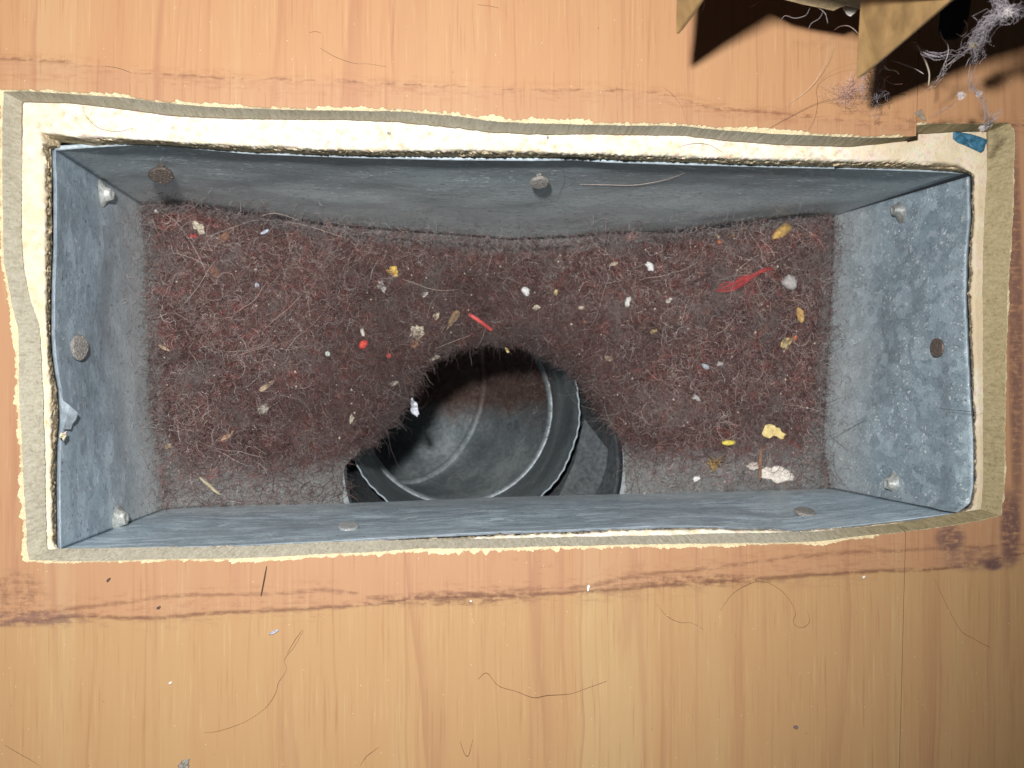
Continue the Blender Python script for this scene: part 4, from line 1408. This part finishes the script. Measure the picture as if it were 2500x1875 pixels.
hair("pale hair hanging in a bow left of the register's right arm", 'pale', t1_([(1800, 380), (1770, 570), (1720, 740), (1630, 890), (1500, 1020), (1330, 1140)]), zs=[0.02, 0.012, 0.006, 0.003, 0.001, 0.0004], rad=0.00007)
hair("long dark hair sweeping from the fluff down to the cut edge", 'dark', t1_([(1100, 1410), (1350, 1270), (1620, 1130), (1850, 1060), (2100, 1040), (2300, 1045)]), zs=[0.0004, 0.001, 0.002, 0.003, 0.004, 0.006], rad=0.00007)
hair("brown hair falling from the fluff to the cut edge", 'brown', t1_([(2100, 680), (1900, 730), (1720, 840), (1655, 960), (1660, 1110), (1630, 1280), (1560, 1420)]), zs=[0.012, 0.008, 0.004, 0.002, 0.001, 0.0005, 0.0005])
hair("brown hair crossing the cut edge under the register's left arm", 'brown', t1_([(0, 945), (90, 1020), (200, 1155), (230, 1260), (250, 1310)]))
hair("pale wiry hair looping over the register's right arm", 'pale', t1_([(1840, 330), (1900, 290), (2000, 280), (2090, 340), (2140, 440), (2155, 560), (2110, 700), (2030, 850), (1980, 970)]), zs=[0.03, 0.034, 0.038, 0.04, 0.034, 0.028, 0.02, 0.01, 0.005], rad=0.00007, n=40)
c6 = lambda pts: cr(1660, 600, 0.37975, pts)
hair("dark hair bridging from the metal to the right-hand boards", 'dark', c6([(1660, 1045), (1850, 1065), (1990, 1082), (2145, 1095)]), zs=[-0.03, -0.016, -0.006, 0.001], rad=0.00009)
hair("fine dark hair below the bridging one at the right cut edge", 'dark', c6([(1780, 1055), (1930, 1075), (2060, 1100), (2090, 1120)]), zs=[-0.018, -0.009, -0.002, 0.0005])
hair("dark hair rising from the lint over the right wall", 'dark', c6([(860, 1030), (960, 1005), (1060, 970), (1150, 935)]), zs=[-0.118, -0.108, -0.098, -0.090], rad=0.0001)
hair("dark hair reaching from the large yellow chip to the right wall", 'dark', c6([(860, 1250), (960, 1245), (1040, 1205), (1120, 1160), (1210, 1115)]), zs=[-0.122, -0.115, -0.106, -0.098, -0.088], rad=0.0001)
hair("dark hair hooked down the lower right corner of the boot", 'dark', c6([(1020, 1160), (1000, 1270), (985, 1370), (1010, 1470), (1090, 1570)]), zs=[-0.116, -0.117, -0.116, -0.112, -0.100], rad=0.0001)
hair("dark hair slanting over the bare metal at lower right", 'dark', c6([(830, 1090), (920, 1180), (1000, 1250), (1070, 1310), (1075, 1335)]), zs=[-0.120, -0.116, -0.110, -0.104, -0.103], rad=0.0001)
hair("long dark hair along the crease of the lower right corner", 'dark', c6([(680, 1400), (800, 1480), (920, 1545), (1080, 1575), (1250, 1610), (1420, 1650)]), zs=[-0.120, -0.119, -0.116, -0.098, -0.078, -0.058], rad=0.0001)
hair("pale straight hair lying across the back wall", 'pale', cr(830, 180, 0.37975, [(1540, 710), (1700, 714), (1900, 715), (2090, 682), (2212, 640)]), rad=0.00011, fn=lambda x, y: on_panel(x, y, 0.002))
hair("thin wavy hair hanging down the back wall from the rim", 'grey', cr(830, 180, 0.37975, [(1430, 540), (1428, 590), (1445, 680), (1425, 740), (1400, 800)]), rad=0.00008, fn=lambda x, y: on_panel(x, max(y, 400), 0.001))
hair("pale hair bowed over the back edge of the left lint", 'pale', cr(350, 480, 0.2712, [(1050, 180), (1160, 150), (1280, 170), (1400, 220)]), rad=0.0001, fn=lambda x, y: at(x, y, -0.112))
hair("long pale hair along the back edge of the left lint", 'pale', cr(350, 480, 0.2712, [(1250, 235), (1400, 245), (1600, 300), (1790, 365)]), rad=0.0001, fn=lambda x, y: at(x, y, -0.117))
hair("long pale hair slanting through the left lint", 'pale', cr(350, 480, 0.2712, [(340, 990), (440, 880), (520, 770), (580, 670), (660, 560)]), rad=0.0001, fn=lambda x, y: lint_at_px(x, y, 0.003))
hair("pale bent hair in the middle of the left lint", 'pale', cr(350, 480, 0.2712, [(1080, 1200), (1180, 1110), (1280, 1030), (1380, 930), (1430, 880)]), rad=0.0001, fn=lambda x, y: lint_at_px(x, y, 0.003))
hair("pale hair curving from the mustard flake toward the hole", 'pale', cr(830, 600, 0.2712, [(560, 300), (680, 340), (800, 385), (920, 402), (1060, 395)]), rad=0.0001, fn=lambda x, y: lint_at_px(x, y, 0.003))
hair("pale hair pointing at the beige oval scrap over the hole", 'pale', cr(830, 600, 0.2712, [(860, 930), (970, 880), (1080, 840), (1180, 805)]), rad=0.0001, fn=lambda x, y: lint_at_px(x, y, 0.003))
hair("curled grey hair lying on the floor of the pipe", 'grey', cr(800, 780, 0.37975, [(780, 1070), (775, 1030), (800, 1000), (825, 988), (850, 1005), (870, 1035), (890, 1062)]), z=-0.262, rad=0.00012)
strand_thing("pine_needle", "straight dark needle lying on the boards below the opening, left half", "needle", [at(651, 1382, 0.0006), at(644, 1420, 0.0006), at(637, 1456, 0.0006)], 0.00018, hm['dark'], sides=6)

# crumbs on the boards
flake("lint_sliver", "bluish grey sliver on the boards below the stain, left half", "sliver", 668, 1543, 26, 7, 25, cmat('blue grey sliver', (0.40, 0.40, 0.46)), 0.0004, 12, 0.2, z=0.0003)
flake("dirt_speck", "dark elongated speck on the boards under the left cut edge", "speck", 266, 1415, 13, 6, 50, dark, 0.0005, 10, 0.2, z=0.0003)
flake("dirt_speck", "small dark speck inside the stain, lower left", "speck", 388, 1483, 11, 7, 40, dark, 0.0005, 10, 0.2, z=0.0003)
flake("dirt_speck", "dark purple speck on the lower right boards, left of the board joint", "speck", 1942, 1775, 12, 9, 0, cmat('purple speck', (0.14, 0.09, 0.10)), 0.0004, 10, 0.2, z=0.0003)
flake("white_speck", "white crumb on the stain below the middle of the opening", "crumb", 1436, 1434, 14, 7, 60, white, 0.0006, 10, 0.4, z=0.0003)
flake("white_speck", "tiny white crumb on the stain left of the middle", "crumb", 1149, 1467, 7, 5, 0, white, 0.0005, 8, 0.3, z=0.0003)
flake("white_speck", "tiny white crumb on the stain at lower right", "crumb", 2108, 1408, 9, 5, 50, white, 0.0005, 8, 0.3, z=0.0003)
flake("white_speck", "faint white crumb on the lower left boards", "crumb", 416, 1667, 9, 6, 20, pale, 0.0004, 8, 0.3, z=0.0003)
flake("putty_chip", "grey chip cut by the bottom edge of the picture, left", "chip", 450, 1868, 32, 24, 70, cmat('grey putty', (0.20, 0.185, 0.15)), 0.0008, 14, 0.25, z=0.0003)
flake("board_crumb", "tan crumb of particle board hanging at the left rim under the torn metal", "crumb", 158, 1063, 28, 15, 55, M['board'], 0.0020, 14, 0.3, z=-0.0185)
flake("board_chip", "small dark chip on the white board edge, left of the middle", "chip", 950, 325, 11, 7, 10, cmat('grey chip', (0.30, 0.26, 0.24)), 0.0004, 10, 0.2, z=-0.0085)
flake("board_chip", "small dark wedge on the white board edge, right of the middle", "chip", 1337, 336, 9, 6, 80, cmat('grey chip', (0.30, 0.26, 0.24)), 0.0004, 8, 0.2, z=-0.0085)
flake("tape_scrap", "speckled blue tape scrap on the board edge in the upper right corner", "tape", 2364, 346, 94, 40, -14, plain('blue tape', (0.030, 0.105, 0.165), 0.5, 0.6, 800, 0, 0.5), 0.0006,
      outline=[(-.5, .36), (-.3, .44), (0, .5), (.3, .5), (.5, .42), (.49, .1), (.48, -.3), (.4, -.5), (.15, -.42), (-.1, -.3), (-.3, -.26), (-.46, -.1)], z=-0.0085, tilt=0.0)
flake("wedge_chip", "grey triangular bare patch where the decor broke off beside the board joint", "chip", 2250, 282, 38, 26, -40, cmat('bare board', (0.20, 0.15, 0.095)), 0.0003, outline=[(-.5, -.4), (-.3, .5), (.5, -.1), (.3, -.3)], z=0.0001, tilt=0.0)

# ------------------------------------------------------------------ register held over the upper right corner
reg = empty("floor_register", at(2100, -250, 0.10), label="tan metal floor register reaching in at the top right, with pointed arms", cat="floor register")


def plate(name, pts, mat, th=0.0009):
    """pts: (px, py, z) outline of a bent sheet"""
    V = [at(x, y, z) for x, y, z in pts]
    nrm = Vector()
    for i in range(len(V)):
        nrm += V[i].cross(V[(i + 1) % len(V)])
    c = sum(V, Vector()) / len(V)
    nrm = sum(((V[i] - c).cross(V[(i + 1) % len(V)] - c) for i in range(len(V))), Vector()).normalized()
    n = len(V)
    W = [v - nrm * th for v in V] if nrm.z > 0 else [v + nrm * th for v in V]
    F = [tuple(range(n)), tuple(range(2 * n - 1, n - 1, -1))] + [(i, i + n, (i + 1) % n + n, (i + 1) % n) for i in range(n)]
    bm = bmesh.new()
    vs = [bm.verts.new(v) for v in V + W]
    for f in F:
        bm.faces.new([vs[i] for i in f])
    bmesh.ops.recalc_face_normals(bm, faces=bm.faces[:])
    bmesh.ops.bevel(bm, geom=[e for e in bm.edges], offset=0.00018, segments=2, affect='EDGES')
    for v in bm.verts:
        v.co -= reg.location
    return bmobj(name, bm, mat, reg, smooth=False)


zs = lambda y0, y, z0, k=2.1e-4: z0 + k * (y0 - y)
plate("arm", [(1650, 84, 0.052), (1661, 72, zs(84, 72, 0.052)), (1688, 36, zs(84, 36, 0.052)), (1712, 0, zs(84, 0, 0.052)), (1800, -130, zs(84, -130, 0.052)), (1655, -130, 0.062), (1652, 0, 0.0575), (1651, 50, 0.0535)], M['tan_paint'])
plate("arm", [(2097, 190, 0.050), (2110, 184, zs(190, 184, 0.050)), (2150, 152, zs(190, 152, 0.050)), (2328, 0, zs(190, 0, 0.050)), (2520, -160, zs(190, -160, 0.050)), (2112, -160, 0.060), (2108, 20, 0.054), (2102, 110, 0.0515)], M['tan_paint'])
rail = [(1905, -2), (1960, 12), (2010, 22), (2034, 28), (2050, 20), (2064, 16), (2080, 18), (2107, 26)]
plate("rail", [(x, y, 0.042 + (28 - y) * 1.2e-4) for x, y in rail] + [(2106, -160, 0.070), (1790, -160, 0.070), (1840, -40, 0.05)], M['tan_rail'])
plate("damper", [(2305, -40, 0.030), (2296, 30, 0.027), (2290, 78, 0.024), (2302, 96, 0.023), (2325, 99, 0.023), (2345, 92, 0.024), (2366, 40, 0.027), (2378, -40, 0.030)], M['black'])
plate("catch", [(2058, 22, 0.036), (2094, 23, 0.036), (2090, 30, 0.035), (2077, 42, 0.034), (2068, 38, 0.034)], M['glint_tab'])  # shiny tab, its flash glint put into the white colour
plate("shadow_slab", [(x, y, 0.09) for x, y in ((1632, -132), (1810, -121), (2040, -78), (2330, -4), (2450, -49), (2830, -206), (2830, -950), (1530, -950))], M['tan_paint'], 0.0016)  # added slab out of view, outlined so the register's shadow fills the corner

# ------------------------------------------------------------------ fluff hanging from the register
cob = empty("dust_string", at(2440, 60, 0.05), label="grey string of fluff and hair hanging down at the upper right corner", cat="dust")


def wisp(pts, nst, spread, rad, mat, seed, n=16):
    rs2 = random.Random(seed)
    V, F = [], []
    for _ in range(int(nst * 1.05)):
        a = rs2.random() * 0.5
        b = a + 0.25 + rs2.random() * (0.75 - a)
        path = spline([at(*p) for p in pts], 40)
        i0, i1 = int(a * 39), min(39, int(b * 39))
        seg = path[i0:i1 + 1]
        o = [rs2.gauss(0, spread * 1.2) for _ in range(3)]
        ph = [rs2.uniform(0, 99) for _ in range(3)]
        ctrl = []
        for k, p in enumerate(seg[::3] + [seg[-1]]):
            ctrl.append(p + Vector([o[j] + spread * 3.2 * n3(ph[j] + k * 1.1, j * 7.0) for j in range(3)]))
        v, f = tube(spline(ctrl, n), rad * rs2.uniform(0.4, 1.0), 4)
        k0 = len(V)
        V += v
        F += [tuple(i + k0 for i in q) for q in f]
    me = bpy.data.meshes.new("wisp")
    me.from_pydata([tuple(v - cob.location) for v in V], [], F)
    me.materials.append(mat)
    o = bpy.data.objects.new("wisp", me)
    return put(o, cob)


gz = lambda pts, z0, z1: [(x, y, z0 + (z1 - z0) * i / max(1, len(pts) - 1)) for i, (x, y) in enumerate(pts)]
q2 = lambda pts: cr(2000, 0, 0.226, pts)
dustm = cmat('grey dust fibres', (0.30, 0.275, 0.30), 0.8, 0.2)
dustl = cmat('light dust fibres', (0.44, 0.41, 0.41), 0.8, 0.2)
wisp(gz(q2([(2080, 0), (2040, 100), (1900, 190), (1790, 270), (1740, 370), (1700, 440), (1620, 520), (1500, 600)]), 0.085, 0.055), 70, 0.0007, 0.00006, dustm, 1)
wisp(gz(q2([(1900, 0), (1960, 70), (2050, 130), (2212, 80)]), 0.085, 0.08), 34, 0.0008, 0.00006, dustm, 2)
wisp(gz(q2([(1740, 380), (1700, 480), (1720, 560), (1650, 700)]), 0.06, 0.05), 30, 0.0006, 0.00006, dustm, 3)
wisp(gz(q2([(1640, 560), (1500, 620), (1380, 720), (1330, 800), (1240, 890), (1130, 1000)]), 0.055, 0.030), 12, 0.0003, 0.00007, dustl, 4)
wisp(gz(q2([(1560, 560), (1400, 590), (1250, 600), (1100, 545), (1050, 460), (980, 425)]), 0.055, 0.045), 8, 0.0003, 0.00006, dustm, 5)
wisp(gz(q2([(1700, 620), (1640, 800), (1630, 900), (1720, 1010), (1780, 1120), (1790, 1290), (1750, 1400)]), 0.055, 0.035), 16, 0.0005, 0.00005, dustm, 6)
wisp(gz(q2([(1760, 1400), (1830, 1330), (1900, 1240), (1990, 1150)]), 0.03, 0.04), 12, 0.0005, 0.00006, dustm, 7)
wisp(gz(q2([(1500, 1080), (1380, 1180), (1220, 1280)]), 0.035, 0.01), 5, 0.0003, 0.00005, dustm, 8)
wisp(gz(q2([(760, 330), (700, 480), (650, 590), (580, 800), (540, 1000)]), 0.05, 0.012), 26, 0.0011, 0.00005, dustm, 9)
wisp(gz(q2([(640, 690), (600, 800), (580, 950), (620, 1050), (720, 1090)]), 0.03, 0.01), 26, 0.0014, 0.00005, dustm, 10)
wisp(gz(q2([(560, 980), (400, 1030), (200, 1010), (60, 900)]), 0.012, 0.006), 26, 0.0012, 0.00004, cmat('reddish dust fibres', (0.42, 0.26, 0.22), 0.8), 11)
wisp(gz(q2([(440, 820), (350, 920), (280, 1040), (180, 1120)]), 0.012, 0.003), 22, 0.0012, 0.00004, cmat('reddish dust fibres', (0.42, 0.26, 0.22), 0.8), 12)
for nm, lb, mt, pts, z0, z1, rad in (
        ("fibre", "pale curved straw-like strand", cmat('straw strand', (0.62, 0.56, 0.42)), [(1060, 480), (1110, 580), (1160, 690), (1190, 800), (1180, 930)], 0.045, 0.030, 0.00022),
        ("fibre", "short cream bent strand", cmat('cream strand', (0.74, 0.68, 0.46)), [(700, 710), (750, 750), (830, 765), (865, 805)], 0.030, 0.028, 0.00018),
        ("fibre", None, dustl, [(1560, 215), (1600, 270), (1590, 350), (1540, 390), (1480, 360)], 0.05, 0.048, 0.00012),
        ("fibre", None, dustl, [(1300, 330), (1340, 420), (1390, 490), (1390, 590), (1350, 700), (1340, 780)], 0.05, 0.04, 0.00009),
        ("fibre", None, cmat('reddish strand', (0.46, 0.22, 0.2)), [(690, 840), (760, 890), (830, 910), (900, 905)], 0.02, 0.02, 0.00010),
        ("fibre", None, cmat('reddish strand', (0.46, 0.22, 0.2)), [(770, 820), (710, 850), (700, 930), (660, 975)], 0.02, 0.015, 0.00009),
        ("fibre", None, dustl, [(780, 650), (900, 690), (1030, 740), (1130, 800)], 0.03, 0.03, 0.00014),
        ("fibre", None, dustl, [(640, 560), (700, 490), (790, 490)], 0.04, 0.042, 0.00012)):
    P = [at(x, y, z) for x, y, z in gz(q2(pts), z0, z1)]
    o = strand_thing(nm, lb, None, P, rad, mt, parent=cob)
for x, y, zz, lp in ((1535, 1030, 0.045, 20), (1725, 1015, 0.045, 14), (1755, 1385, 0.04, 14), (2040, 140, 0.085, 26), (1740, 380, 0.06, 18)):
    X, Y = 2000 + .226 * x, .226 * y
    V, F = [], []
    rr = random.Random(int(x))
    c = at(X, Y, zz)
    for _ in range(60):
        d = Vector((rr.gauss(0, 1), rr.gauss(0, 1), rr.gauss(0, 1))).normalized()
        e = Vector((rr.gauss(0, 1), rr.gauss(0, 1), rr.gauss(0, 1))).normalized()
        r = lp * 0.5 * mpp(zz)
        v, f = tube(spline([c + d * r, c + e * r * 0.4, c - d * r * 0.5 + e * r], 8), 0.00005, 3)
        k0 = len(V)
        V += v
        F += [tuple(i + k0 for i in q) for q in f]
    me = bpy.data.meshes.new("fluff_knot")
    me.from_pydata([tuple(v - cob.location) for v in V], [], F)
    me.materials.append(dustl)
    put(bpy.data.objects.new("fluff_knot", me), cob)
yb_ = flake("yellow_speck", "bright yellow speck caught in the hanging grey fluff", "speck", 2373, 113, 17, 15, 30, lemon, 0.001, 12, 0.2, z=0.056, dome=0.0006)
for k, (pts, z) in enumerate((([(1580, 85), (1530, 170), (1420, 195), (1320, 165), (1265, 225)], 0.044), ([(1030, 0), (960, 75), (860, 65), (800, 95)], 0.03), ([(440, 0), (425, 100), (350, 125)], 0.05), ([(1660, 80), (1740, 150), (1775, 255)], 0.042), ([(1730, 110), (1680, 200), (1600, 250), (1570, 305)], 0.04))):
    lab = ["wiry grey hair looped under the register's rail", "reddish hair in the shadow at the top edge", "hooked pale hair beside the register's left arm", "grey hair arched below the middle of the register's rail", "thin hair dangling from the register's rail into the shadow"][k]
    hair(lab, ['grey', 'brown', 'pale', 'grey', 'grey'][k], t1_(pts), z=z, rad=0.00007)
